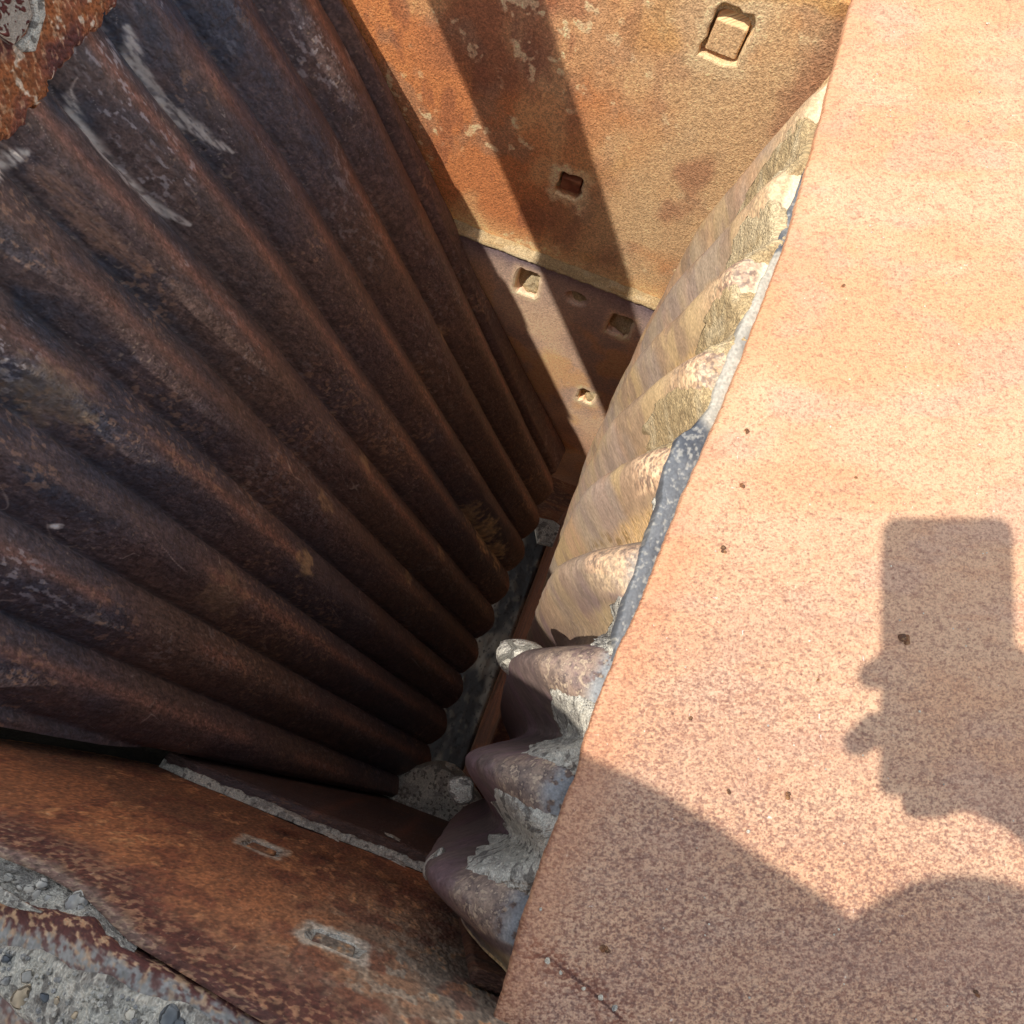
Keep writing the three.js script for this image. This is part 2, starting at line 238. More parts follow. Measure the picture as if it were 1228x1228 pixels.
// front cheek: u = X + 0.5, v = Y + 0.6
const rimPx = [[-160, 960], [-80, 988], [0, 1015], [60, 1036], [110, 1066], [157, 1115], [250, 1170], [340, 1222], [420, 1265], [520, 1310]];
const rim = rimPx.map(([x, y]) => { const P = at(x, y, 2, 0.12); return [P.x, P.y]; });
const rimY = (X) => pl(rim, X);
const slots = [[-0.006, -0.037, 0.034, 0.042], [-0.088, -0.262, 0.03, 0.05]];
const texFront = bake(2048, 1024, 0.72, 0.85, (u, v, o) => {
  const X = u - 0.5, Y = v - 0.6, dr = rimY(X) - Y, L = fbm(u * 8 + 11, v * 4, 4), M = fbm(u * 30, v * 12 + 3, 4), F = fbm(u * 150, v * 48, 3), G = fbm(u * 520, v * 200, 2);
  set(o, [130, 83, 54]); mix(o, [106, 70, 48], ss(0.48, 0.66, L)); mix(o, [144, 90, 56], ss(0.5, 0.32, L) * 0.7);
  const gr = ss(-0.07, 0.04, X) * ss(-0.35, -0.05, Y);
  mix(o, [112, 96, 80], gr * (0.55 + 0.45 * ss(0.4, 0.6, M))); mix(o, [98, 86, 74], ss(0.03, 0.1, X) * 0.8); mix(o, [126, 116, 102], gr * ss(0.5, 0.62, F) * 0.7);
  mix(o, [172, 122, 80], ss(0.55, 0.7, F) * ss(0.45, 0.6, M) * 0.6); mix(o, [84, 44, 32], ss(0.56, 0.7, fbm(u * 60 + 9, v * 24, 3)) * 0.45);
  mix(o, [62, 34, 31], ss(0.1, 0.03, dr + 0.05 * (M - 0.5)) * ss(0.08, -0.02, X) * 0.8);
  const fk = fbm(u * 330 + 4, v * 190, 4); mix(o, [150, 118, 88], ss(0.1, 0.02, dr + 0.06 * (M - 0.5)) * ss(0.08, -0.02, X) * ss(0.46, 0.64, fk) * 0.6);
  mix(o, [120, 112, 102], ss(0.014, 0.0, dr + 0.02 * (F - 0.5)) * ss(-0.06, -0.09, X) * 0.45);
  for (const [hx, hy, w, h] of slots) { const dx = max(0, abs(X - hx) - w / 2), dy = max(0, abs(Y - hy) - h / 2); mix(o, [158, 148, 132], ss(0.007, 0.001, Math.hypot(dx, dy * 0.5) - 0.008 * (F - 0.4)) * 0.8); }
  mul(o, (0.7 + 0.6 * G) * 1.3);
  mix(o, [225, 205, 175], ss(0.93, 0.98, vn(u * 620, v * 210)) * 0.5);
  o[3] = 0.5 + 0.4 * (G - 0.5) + 0.5 * (F - 0.5) + 0.3 * (fk - 0.5);
});
// flaking paint on the frame's top edge: u = X + 0.75, v = Z
const flakeCol = (u, v, o) => {
  const fk = fbm(u * 300, v * 340, 4), f2 = fbm(u * 420 + 8, v * 460, 3), M = fbm(u * 20, v * 24, 3);
  set(o, [92, 50, 44]); mix(o, [76, 42, 40], ss(0.5, 0.65, f2)); mix(o, [204, 168, 128], ss(0.48, 0.58, fk + 0.25 * (M - 0.5)) * (0.6 + 0.5 * f2)); mix(o, [150, 92, 62], ss(0.6, 0.7, f2) * 0.5);
  return [fk, f2];
};
const frameY = (X) => pl([[-0.8, -0.02], [-0.25, 0.005], [-0.16, 0.04], [-0.12, 0.072], [-0.09, 0.1], [0, 0.135], [0.1, 0.15]], X);
const l1 = [[-200, 1075], [-80, 1105], [0, 1130], [60, 1146], [130, 1170], [200, 1196], [262, 1226], [340, 1265], [420, 1310]].map(([x, y]) => { let P = at(x, y, 1, 0.08); P = at(x, y, 1, frameY(P.x)); P = at(x, y, 1, frameY(P.x)); return [P.x, P.z]; });
const l2 = [[-200, 1110], [-80, 1152], [0, 1193], [60, 1230], [120, 1268], [200, 1320], [300, 1390]].map(([x, y]) => { let P = at(x, y, 1, 0.08); P = at(x, y, 1, frameY(P.x)); P = at(x, y, 1, frameY(P.x)); return [P.x, P.z]; });
const dustZ = (X) => pl(l1, X), dustZ2 = (X) => pl(l2, X);
const texFlake = bake(1024, 512, 0.9, 0.45, (u, v, o) => {
  const [fk, f2] = flakeCol(u, v, o), X = u - 0.75, e = v - dustZ(X) + 0.012 * (f2 - 0.5);
  mix(o, [146, 143, 138], ss(-0.012, -0.002, e) * (0.45 + 0.6 * ss(0.42, 0.55, f2))); mix(o, [150, 88, 46], ss(0.0, 0.03, v - dustZ2(X)) * 0.9);
  const g = vn(u * 900, v * 900); mul(o, 0.85 + 0.3 * g); o[3] = 0.4 + 0.3 * ss(0.5, 0.56, fk) + 0.3 * (f2 - 0.5) + 0.15 * g;
});
const texClamp = bake(512, 512, 0.3, 0.3, (u, v, o) => {
  const M = fbm(u * 30, v * 30, 4), F = fbm(u * 420 + v * 160, v * 230, 3), G = fbm(u * 700, v * 600, 2);
  set(o, [134, 76, 50]); mix(o, [92, 50, 44], ss(0.45, 0.62, M)); mix(o, [150, 88, 44], ss(0.5, 0.35, M) * 0.7); mix(o, [204, 160, 122], ss(0.56, 0.7, F) * 0.6); mix(o, [222, 205, 182], ss(0.68, 0.76, fbm(u * 140 + 9, v * 140, 3)) * 0.8);
  mul(o, (0.7 + 0.6 * G) * 1.0); o[3] = 0.5 + 0.7 * (F - 0.5) + 0.5 * (G - 0.5);
});
const texBolt = bake(256, 256, 0.1, 0.1, (u, v, o) => {
  const F = fbm(u * 420 + v * 160, v * 300, 2), G = vn(u * 1600, v * 1600);
  set(o, [158, 146, 132]); mix(o, [88, 38, 32], ss(0.57, 0.63, F)); mul(o, 0.85 + 0.3 * G); o[3] = 0.5 - 0.5 * ss(0.57, 0.63, F) + 0.3 * G;
});
const texDust = bake(512, 512, 0.15, 0.15, (u, v, o) => {
  const M = fbm(u * 60, v * 60, 4), F = fbm(u * 320, v * 320, 3), G = vn(u * 1700, v * 1700);
  set(o, [186, 180, 166]); mix(o, [152, 146, 136], ss(0.5, 0.68, M)); mix(o, [212, 204, 188], ss(0.52, 0.7, F) * 0.7); mix(o, [84, 78, 72], ss(0.62, 0.72, fbm(u * 240 + 9, v * 240, 2)) * 0.6); mul(o, 0.84 + 0.32 * G);
  o[3] = 0.3 * G + 0.7 * F;
});
const texSand = bake(512, 512, 0.15, 0.15, (u, v, o) => {
  const M = fbm(u * 50, v * 50, 4), F = fbm(u * 420, v * 420, 3), G = vn(u * 1700, v * 1700);
  set(o, [182, 158, 118]); mix(o, [146, 122, 90], ss(0.46, 0.68, F) * 0.5); mix(o, [204, 186, 152], ss(0.46, 0.66, M) * 0.6); mul(o, 0.8 + 0.4 * G); o[3] = 0.4 * G + 0.6 * F;
});
const texStone = bake(512, 256, 0.5, 0.5, (u, v, o) => {
  const M = fbm(u * 24, v * 24, 4), F = fbm(u * 160, v * 160, 3);
  set(o, [188, 182, 170]); mix(o, [150, 148, 144], ss(0.45, 0.65, M)); mix(o, [216, 208, 190], ss(0.55, 0.7, F) * 0.6); mul(o, 0.85 + 0.3 * vn(u * 700, v * 700)); o[3] = F;
});
const texRust = bake(512, 512, 0.4, 0.4, (u, v, o) => {
  const M = fbm(u * 18, v * 18, 4), F = fbm(u * 120, v * 120, 3), G = fbm(u * 420, v * 420, 2);
  set(o, [158, 98, 66]); mix(o, [116, 76, 58], ss(0.45, 0.62, M)); mix(o, [188, 136, 96], ss(0.55, 0.7, F) * 0.6); mul(o, 0.8 + 0.4 * G); o[3] = 0.5 * F + 0.5 * G;
});
const texSteel = bake(512, 512, 0.3, 0.3, (u, v, o) => {
  const M = fbm(u * 26, v * 26, 4), F = fbm(u * 520, v * 420, 4);
  set(o, [104, 106, 110]); mix(o, [76, 79, 86], ss(0.45, 0.62, M)); mix(o, [206, 196, 176], ss(0.46, 0.6, fbm(u * 17 + 5, v * 17, 3)) * 0.75); mix(o, [200, 192, 176], ss(0.52, 0.7, F + 0.25 * (M - 0.5)) * 0.55); mul(o, 0.9 + 0.2 * vn(u * 900, v * 900)); o[3] = F;
});
const texBelt = bake(512, 1024, 1.0, 1.4, (u, v, o) => {
  const M = fbm(u * 14, v * 10, 4), F = fbm(u * 60, v * 40, 4), G = fbm(u * 220, v * 120, 2);
  set(o, [168, 164, 148]); mix(o, [84, 86, 84], ss(0.46, 0.64, M)); mix(o, [160, 154, 134], ss(0.55, 0.7, F) * 0.5); mix(o, [60, 60, 60], ss(0.7, 0.76, G) * 0.6); o[3] = F;
});
const M = {
  sheet: std(texSheet, 0.0016, { roughness: 0.72 }), jaw: std(texJaw, 0.0012, {}), teeth: std(texTeeth, 0.0014, { roughness: 0.72 }), back: std(texBack, 0.0014), backLow: std(texBackLow, 0.0012, { roughness: 0.78 }),
  front: std(texFront, 0.0026), flake: std(texFlake, 0.002), clamp: std(texClamp, 0.004), bolt: std(texBolt, 0.002), dust: std(texDust, 0.003, { roughness: 1 }), sand: std(texSand, 0.0016, { roughness: 1 }),
  stone: std(texStone, 0.003, { roughness: 0.95 }), stonePale: std(texStone, 0.003, { roughness: 0.95, color: new THREE.Color(1.35, 1.3, 1.2) }), stoneDark: std(texStone, 0.003, { roughness: 0.9, color: new THREE.Color(0.32, 0.36, 0.42) }), stoneTan: std(texStone, 0.003, { roughness: 0.95, color: new THREE.Color(1.15, 0.95, 0.72) }),
  rust: std(texRust, 0.003), steel: std(texSteel, 0.0006, { roughness: 0.6 }), belt: std(texBelt, 0.004, { roughness: 0.9 }), crumb: std(texRust, 0.002, { color: new THREE.Color(0.75, 0.85, 0.75) }),
  bolt2: std(texRust, 0.002, { color: new THREE.Color(0.62, 0.5, 0.45) }), railRust: std(texRust, 0.003, { color: new THREE.Color(0.5, 0.42, 0.38) }), gapShade: std(texSteel, 0.002, { color: new THREE.Color(0.09, 0.085, 0.08), roughness: 0.8 }), liner: std(texJaw, 0.003, { color: new THREE.Color(0.6, 0.55, 0.52) }), wedge: std(texRust, 0.003, { color: new THREE.Color(0.45, 0.48, 0.52) }), ground: std(texDust, 0.004, { roughness: 1, color: new THREE.Color(0.8, 0.78, 0.74) }), cloth: new THREE.MeshStandardMaterial({ color: 0x2c3440, roughness: 0.95 }), skin: new THREE.MeshStandardMaterial({ color: 0xb98a6e, roughness: 0.7 }), black: new THREE.MeshStandardMaterial({ color: 0x15171a, roughness: 0.4 }),
};
const UV = (w, h) => (a, b) => [a / w, b / h];
const uvSheet = (X, Z) => [(X - 0.06) / 0.4, (Z + 0.7) / 0.9], uvJaw = (z, s) => [(z + 0.6) / 0.75, s / 1.28], uvTeeth = (z, d) => [(z + 0.53) / 0.66, d / 0.45];
const uvBack = (X, Y) => [(X + 0.45) / 0.65, (Y + 0.6) / 0.75], uvLow = (X, Y) => [(X + 0.45) / 0.65, (Y + 1.4) / 0.95], uvFront = (X, Y) => [(X + 0.5) / 0.72, (Y + 0.6) / 0.85], uvFlake = (X, Z) => [(X + 0.75) / 0.9, Z / 0.45];
const triUV = (g, size) => { g.computeVertexNormals(); const N = g.attributes.normal, P = g.attributes.position, uv = new Float32Array(P.count * 2); for (let i = 0; i < P.count; i++) { const nx = abs(N.getX(i)), ny = abs(N.getY(i)), nz = abs(N.getZ(i)), x = P.getX(i), y = P.getY(i), z = P.getZ(i); const q = ny >= nx && ny >= nz ? [x, z] : nx > nz ? [z, y] : [x, y]; uv[i * 2] = q[0] / size; uv[i * 2 + 1] = q[1] / size; } g.setAttribute('uv', new THREE.BufferAttribute(uv, 2)); return g; };

// ---------------------------------------------------------------- setting
{
  const g = new THREE.PlaneGeometry(1600, 1600); g.rotateX(-PI / 2); g.translate(0, -2.6, 0); planarUV(g, (x, y, z) => [x / 0.6, z / 0.6]);
  const m = mesh('ground', g, M.ground); m.userData = { kind: 'structure', label: 'grey dusty ground far below the machine' };
}

// ---------------------------------------------------------------- cover sheet on the right
{
  const edge = [[-1.2, 0.09], [-0.563, 0.092], [-0.511, 0.095], [-0.44, 0.099], [-0.37, 0.102], [-0.283, 0.099], [-0.247, 0.097], [-0.188, 0.092], [-0.144, 0.09], [-0.11, 0.0885], [-0.088, 0.086], [-0.049, 0.0835], [-0.03, 0.0842], [-0.011, 0.086], [0.027, 0.0838], [0.073, 0.084], [0.096, 0.086], [0.111, 0.087], [0.123, 0.0868], [0.4, 0.084]];
  const prof = [[0.09, -0.011], [0.02, -0.011], [0.0022, -0.0108], [0.0006, -0.0092], [0, -0.007], [0.0002, -0.003], [0.0008, -0.0013], [0.0022, -0.0004], [0.005, 0]];
  for (let i = 1; i <= 60; i++) prof.push([0.005 + 0.375 * i / 60, 0]);
  prof.push([0.6, 0], [0.9, 0], [0.902, -0.003], [0.902, -0.011], [0.6, -0.011], [0.09, -0.011]);
  const nv = 420, Z0 = -0.95, Z1 = 0.34;
  const t = thing('cover_sheet', 'large orange rusty steel sheet with a speckled surface covering the right side', 'steel sheet', null, V(0.35, 0, -0.3));
  mesh('sheet', grid(prof.length - 1, nv, (u, v, i, j) => {
    const z = Z0 + (Z1 - Z0) * v, p = prof[i], near = p[0] < 0.03 ? 1 : 0, ex = pl(edge, z) + (near ? 0.0016 * (fbm(z * 70, 1.5, 3) - 0.5) + 0.0007 * (vn(z * 420, p[1] * 400) - 0.5) : 0), x = p[0] < 0.4 ? ex + p[0] : p[0] + 0.09;
    const y = p[1] + (p[1] > -0.002 ? 0.0012 * (fbm(x * 9, z * 9, 3) - 0.5) - 0.0016 * exp(-p[0] / 0.012) * fbm(z * 30, 8, 2) : 0);
    return [x, y, z, ...uvSheet(x, z)];
  }), M.sheet, t);
}
// crumbs, chips and grit on the sheet
{
  const crumbs = [[895, 518, 8, 'brown dirt crumb on the sunlit sheet nearest the jaw edge beside the dark packing strip'], [890, 582, 9, 'brown dirt crumb on the sheet, second up from the lower left of the phone shadow'], [868, 660, 8, 'brown dirt crumb on the sheet level with the top of the phone shadow'], [1027, 572, 5, 'tiny tan crumb just above the phone shadow'], [1085, 768, 14, 'dark lumpy dirt clod lying inside the phone shadow'], [873, 948, 8, 'flat brown chip on the sheet near the long slanted body shadow'], [946, 955, 9, 'upright oblong brown chip between the body shadow and the hand shadow'], [980, 815, 5, 'small brown fleck to the left of the finger shadow'], [828, 862, 6, 'small brown fleck close to the sheet edge above the slanted shadow'], [725, 1138, 11, 'dark crumb in the shaded lower left of the sheet'], [1171, 1191, 8, 'dark angular crumb in the shaded lower right of the sheet'], [1011, 343, 6, 'faint brown crumb in the upper sunlit part of the sheet']];
  for (const [x, y, d, label] of crumbs) {
    const P = at(x, y, 1, 0), r = d * 0.5 * 0.55 / 1200; const parts = [];
    for (let i = 0; i < (d > 11 ? 6 : 3); i++) { const g = stoneGeo(r * rr(0.55, 0.85), 0.4, 0.6, 2); g.translate(rr(-0.55, 0.55) * r, r * 0.12, rr(-0.6, 0.6) * r); parts.push(g); }
    const g = mergeGeometries(parts); g.translate(P.x, 0.0004, P.z);
    tag(mesh('dirt_crumb', g, M.crumb), label, 'crumb', 'crumbs on the rusty sheet');
  }
  const grit = [[656, 1152, 12, 'white stone chip at the upper end of the crack near the bottom of the sheet'], [672, 1166, 7, 'small white grain second along the crack at the bottom of the sheet'], [700, 1185, 9, 'white grain in the middle of the crack at the bottom of the sheet'], [720, 1196, 10, 'pale angular chip near the lower end of the crack at the bottom of the sheet'], [737, 1208, 11, 'long pale chip at the lower right end of the crack'], [648, 1090, 8, 'white grain on the shaded sheet beside the nearest tooth'], [897, 997, 8, 'bright white grain in the sunlit patch below the flat brown chip'], [1183, 29, 6, 'white grain near the top right of the sheet'], [1174, 111, 7, 'white grain right of the jaw top on the sheet'], [1161, 146, 5, 'small white grain in the upper right of the sheet'], [850, 1108, 6, 'pale grain in the body shadow on the sheet']];
  for (const [x, y, d, label] of grit) { const P = at(x, y, 1, 0), g = stoneGeo(d * 0.36 * 0.5 / 1200, 0.45, 0.8, 2); g.rotateY(rr(0, 6)); g.translate(P.x, 0.0006, P.z); tag(mesh('stone_chip', g, M.stonePale), label, 'stone chip', 'pale grains on the rusty sheet'); }
  const spots = []; for (let i = 0; i < 130; i++) { const g = new THREE.IcosahedronGeometry(rr(0.0004, 0.0008), 0); g.scale(1, 0.6, 1); const z = rr(-0.6, 0.13); g.translate(rr(0.11, 0.38), 0.0003, z); spots.push(g); }
  const m = mesh('grit', planarUV(mergeGeometries(spots), (x, y, z) => [x * 9, z * 9]), M.stonePale); tag(m, 'fine white grit scattered over the rusty sheet', 'grit', null, 'stuff');
}

// ---------------------------------------------------------------- packing strip between sheet and fixed jaw
{
  const strip = [[-0.53, 0.112], [-0.47, 0.106], [-0.45, 0.1015], [-0.43, 0.1], [-0.40, 0.0985], [-0.37, 0.0985], [-0.33, 0.095], [-0.3, 0.0918], [-0.27, 0.0905], [-0.25, 0.091], [-0.235, 0.0855], [-0.225, 0.079], [-0.205, 0.0765], [-0.19, 0.0805], [-0.17, 0.082], [-0.15, 0.0805], [-0.12, 0.081], [-0.1, 0.082], [-0.085, 0.085], [0.1, 0.09]];
  const t = thing('packing_strip', 'dark blue grey packing strip with pale dust between the sheet edge and toothed jaw', 'packing strip', null, V(0.1, -0.02, -0.28));
  mesh('strip', grid(14, 260, (u, v, i) => { const z = -0.53 + 0.45 * v, ex = pl(strip, z) + 0.0024 * (fbm(z * 110, 2, 4) - 0.5); const q = [[0.06, -0.04], [0.003, -0.04], [0.0004, -0.03], [0, -0.02], [0.0006, -0.0142], [0.002, -0.0128]][min(i, 5)]; const x = i > 5 ? lerp(ex + 0.003, 0.14, (i - 5) / 9) : ex + q[0]; const y = (i > 5 ? -0.0125 : q[1]) + 0.0005 * (fbm(x * 200, z * 200, 2) - 0.5); return [x, min(y, -0.0118), z, x / 0.3, z / 0.3]; }), M.steel, t);
}

// ---------------------------------------------------------------- fixed jaw plate with teeth (right)
const crestX = (z) => pl([[-0.53, 0.066], [-0.45, 0.06], [-0.36, 0.052], [-0.25, 0.047], [-0.14, 0.043], [-0.07, 0.036], [0, 0.03], [0.05, 0.028], [0.12, 0.03]], z);
function jawPoint(z, t) { // t: 0 at the sheet, 1 at the foot
  const xc = crestX(z), far = ss(-0.02, -0.42, z), w = pow(toothW(z), 0.85);
  const C = [[0.125, -0.0155], [0.1, -0.0155], [xc + lerp(0.036, 0.026, far), -0.018], [xc + lerp(0.016, 0.02, far), lerp(-0.028, -0.045, far)], [xc + lerp(0.005, 0.012, far), lerp(-0.05, -0.11, far)], [xc, lerp(-0.09, -0.21, far)], [xc + lerp(0.003, 0, far), lerp(-0.16, -0.33, far)], [xc + lerp(0.011, 0.001, far), lerp(-0.28, -0.46, far)], [xc + lerp(0.034, 0.01, far), -0.62], [xc + lerp(0.06, 0.03, far), -0.88], [xc + lerp(0.11, 0.075, far), -1.2]];
  const a = lerp(0.05, 0.03, far), Vy = [[0.125, -0.0165], [0.108, -0.0175], [0.099, -0.022], [0.095, lerp(-0.04, -0.055, far)], [min(0.092, xc + a + 0.012), lerp(-0.07, -0.11, far)], [min(0.09, xc + a), lerp(-0.115, -0.21, far)], [xc + lerp(0.04, 0.026, far), lerp(-0.19, -0.33, far)], [xc + lerp(0.045, 0.028, far), lerp(-0.3, -0.46, far)], [xc + lerp(0.064, 0.04, far), -0.62], [xc + lerp(0.085, 0.06, far), -0.88], [xc + lerp(0.13, 0.1, far), -1.2]];
  const n = C.length - 1, k = min(n - 1, floor(t * n)), f = t * n - k;
  const cr = (A, c) => { const p0 = A[max(0, k - 1)][c], p1 = A[k][c], p2 = A[k + 1][c], p3 = A[min(n, k + 2)][c]; return 0.5 * (2 * p1 + (p2 - p0) * f + (2 * p0 - 5 * p1 + 4 * p2 - p3) * f * f + (3 * p1 - p0 - 3 * p2 + p3) * f * f * f); };
  return [lerp(cr(Vy, 0), cr(C, 0), w), lerp(cr(Vy, 1), cr(C, 1), w)];
}
{
  const per = 30, teeth = 9, nu = per * teeth, nv = 150, zA = 0.001 - 7.5 * PZ, tv = (v) => (v < 0.75 ? v / 0.75 * 0.6 : 0.6 + (v - 0.75) / 0.25 * 0.4);
  const t = thing('fixed_jaw_plate', 'pale worn toothed jaw plate standing upright along the edge of the rusty sheet', 'jaw plate', null, V(0.12, -1.2, -0.2));
  const whole = grid(nu, nv, (u, v, i, j) => {
    const z = zA + u * teeth * PZ, [x0, y0] = jawPoint(z, tv(v)), d = Math.hypot(0.1 - x0, 0) * 0.9 + max(0, -0.016 - y0);
    const n = (0.003 - 0.0015 * ss(-0.08, -0.2, z)) * (fbm(z * 36 + 5, d * 36, 4) - 0.5) + (0.0018 - 0.0012 * ss(-0.08, -0.2, z)) * (fbm(z * 190, d * 190, 2) - 0.5), up = ss(0.09, 0.02, d);
    return [x0 - n * (1 - 0.6 * up) * 1, min(y0 + n * up, -0.0125), z, ...uvTeeth(z, d)];
  });
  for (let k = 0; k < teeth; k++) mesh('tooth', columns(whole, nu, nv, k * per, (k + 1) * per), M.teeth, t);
  mesh('jaw_back', planarUV(boxGeo(0.128, 0.19, -0.6, -0.0135, zA, zA + teeth * PZ, 0.004), (x, y, z) => uvTeeth(z, -y)), M.teeth, t);
  // end faces that close the toothed profile
  for (const z of [zA, zA + teeth * PZ]) { const sh = new THREE.Shape(); sh.moveTo(0.13, -0.016); for (let i = 0; i <= 60; i++) { const q = jawPoint(z, tv(i / 60)); sh.lineTo(q[0] + 0.001, q[1]); } sh.lineTo(0.13, -1.2); const g = new THREE.ExtrudeGeometry(sh, { depth: 0.006, bevelEnabled: false }); g.translate(0, 0, z < -0.2 ? z - 0.002 : z - 0.004); planarUV(g, (x, y, zz) => uvTeeth(x * 0.9 - 0.4, -y)); mesh('end_face', g, M.teeth, t); }
}
// dust caked between the teeth
function cake(name, label, mat, zc, t0, t1, wz, h, cat, group) { // fills a hollow round zc from t0 (under the sheet) down to a ragged lip at t1
  const s = rnd() * 40;
  const g = grid(56, 60, (u, v) => {
    const a = u * 2 - 1, z = zc + a * wz, lip = t1 + (t1 - t0) * (0.34 * (fbm(z * 60 + s, 4.2, 3) - 0.5) + 0.14 * (fbm(z * 300 + s, 9.1, 2) - 0.5)) - 0.32 * a * a * (t1 - t0), t = clamp(lerp(t0, lip, v), 0.02, 0.95), [x, y] = jawPoint(z, t), q = jawPoint(z, t + 0.004), nx = -(y - q[1]), ny = x - q[0], L = Math.hypot(nx, ny) || 1;
    const k = (1 - ss(0.95, 1, v)) * (h * (1 - 1.35 * a * a) + 0.0042 * (fbm(z * 110 + s, t * 26, 4) - 0.4) + 0.0022 * (fbm(z * 420, t * 110, 2) - 0.5)) - ss(0.95, 1, v) * 0.006;
    const d = abs(0.1 - x) + max(0, -0.016 - y); return [x + nx / L * k, min(-0.0125, y + abs(ny / L) * k), z, (z + 1) / 0.15, (d + 1) / 0.15];
  });
  return tag(mesh(name, g, mat), label, cat, group);
}
cake('caked_dust', 'grey cement dust caked in the hollow between the two nearest jaw teeth', M.dust, 0.0355, 0.05, 0.5, 0.026, 0.013, 'caked dust', 'dust caked between jaw teeth');
cake('caked_dust', 'grey crusted dust lining the hollow one tooth further back, above the dark bowl', M.dust, -0.034, 0.05, 0.42, 0.023, 0.01, 'caked dust', 'dust caked between jaw teeth');
cake('caked_dust', 'small grey dust lump at the shadow line on the third tooth from the front', M.dust, -0.103, 0.05, 0.36, 0.02, 0.008, 'caked dust', 'dust caked between jaw teeth');
cake('caked_dust', 'cracked white crust of dust stuck in the sunlit hollow beside the packing strip', M.dust, -0.177, 0.1, 0.3, 0.016, 0.007, 'caked dust', 'dust caked between jaw teeth');
for (const [k, n] of [[-3, 'fourth'], [-4, 'fifth'], [-5, 'sixth'], [-6, 'seventh']]) cake('sand_fill', 'tan sandy dirt filling the ' + n + ' hollow between teeth counted from the front', M.sand, 0.001 + (k - 0.5) * PZ, 0.05, 0.45, 0.026, 0.004, 'sand', 'sand between the far jaw teeth');
{ // pale lumps clinging to the jaw face
  const lump = (label, x, y, yy, r, sx, sy) => { const P = at(x, y, 1, yy), g = stoneGeo(r, 1, 0.45, 4); g.scale(sx, sy, 1); g.translate(P.x, P.y, P.z); tag(mesh('dust_lump', triUV(g, 0.15), M.dust), label, 'dust lump', 'pale lumps clinging to the jaw teeth'); };
  lump('pale rounded lump of dust sticking out beside the third tooth from the front', 634, 793, -0.16, 0.021, 1, 1.3);
  lump('thin grey lump of dust on the outer flank of the nearest tooth', 523, 1038, -0.1, 0.016, 0.5, 1.4);
  lump('small grey shelf of dust under the tip of the second nearest tooth', 554, 946, -0.3, 0.011, 1.2, 0.6);
}

// ---------------------------------------------------------------- moving jaw plate with ridges (left)
const JS = 1.235, zFar0 = -0.565, zFarAt = (s) => zFar0 - 0.009 * ss(0.62, 0.7, s), zFar = -0.565, zNear = (s) => 0.0985 + 0.005 * ss(0.72, 0.85, s);
const jawP = (z, s, off0) => { const off = off0 - 0.018 * ss(0.92, 1.2, s), sh = (0.0 - 0.0594 * (z + 0.19)) * (1 - s / 1.25); return [J0.x + JU.x * s + JN.x * off + sh, J0.y + JU.y * s + JN.y * off, z]; };
function jawOff(z, s, kk) {
  const p = lerp(0.5, 0.62, ss(0.2, 1.1, s)), A = lerp(0.021, 0.026, ss(0.0, 0.3, s)) * lerp(1, 0.82, ss(0.4, 1.15, s)) * (0.94 + 0.12 * vn(Math.round(kk) * 5.3, s * 2));
  const kq = kk - Math.round(kk), ks = Math.round(kk) + kq + 0.1 * sin(2 * PI * kq) * 0.5; let w = pow(abs(cos(PI * ks)), p); if (kk < -0.5) w = kk < -0.75 ? 0.55 : min(w, 0.55);
  let off = A * (w - 1) + 0.0022 * (fbm(z * 22, s * 6 + 3, 3) - 0.5) + 0.0018 * (fbm(z * 80 + 9, s * 18, 3) - 0.5) + 0.0009 * (fbm(z * 260, s * 90, 2) - 0.5);
  const b = 0.02 - s; if (b > 0) off -= 0.014 * (1 - sqrt(max(0, 1 - (b / 0.022) * (b / 0.022))));
  return off;
}
{
  const per = 26, bounds = [-99]; for (let n = 0; n <= 9; n++) bounds.push(n - 0.5); bounds.push(99);
  const nseg = bounds.length - 1, nu = per * nseg, nv = 300;
  const t = thing('moving_jaw_plate', 'dark brown ribbed jaw plate sloping down into the chamber, with long rounded ridges', 'jaw plate', null, V(-0.1, -1.18, -0.2));
  const whole = grid(nu, nv, (u, v, i, j) => {
    const s = j < 8 ? 0.001 * j : 0.008 + (JS - 0.008) * (j - 8) / (nv - 8), sg = min(nseg - 1, floor(i / per)), f = i / per - sg, kF = jawK(zFarAt(s), s), kN = jawK(zNear(s), s);
    const k0 = sg === 0 ? kF : max(bounds[sg], kF), k1 = sg === nseg - 1 ? kN : min(bounds[sg + 1], kN), kk = lerp(k0, max(k0, k1), f), z = kk * 0.0642 - 0.475 - 0.046 * s;
    let off = jawOff(z, s, kk); if (j === 0) off = -0.07;
    const ez = min(z - zFarAt(s), zNear(s) - z); off -= 0.006 * (1 - ss(0, 0.007, ez));
    return [...jawP(z, s, off), ...uvJaw(z, s)];
  });
  mesh('edge_strip', columns(whole, nu, nv, 0, per), M.jaw, t);
  for (let k = 1; k < nseg; k++) mesh('ridge', columns(whole, nu, nv, k * per, (k + 1) * per), M.jaw, t);
  const bk = boxGeo(0, 1, 0, 1, 0, 1, 0.002), P = bk.attributes.position;
  for (let i = 0; i < P.count; i++) { const s = P.getY(i) * JS, z = lerp(zFar + 0.002, zNear(s) - 0.002, P.getZ(i)), q = jawP(z, s, lerp(-0.12, -0.034, P.getX(i))); P.setXYZ(i, ...q); }
  bk.computeVertexNormals(); mesh('jaw_back', planarUV(bk, (x, y, z) => uvJaw(z, y + 1.15)), M.jaw, t);
}
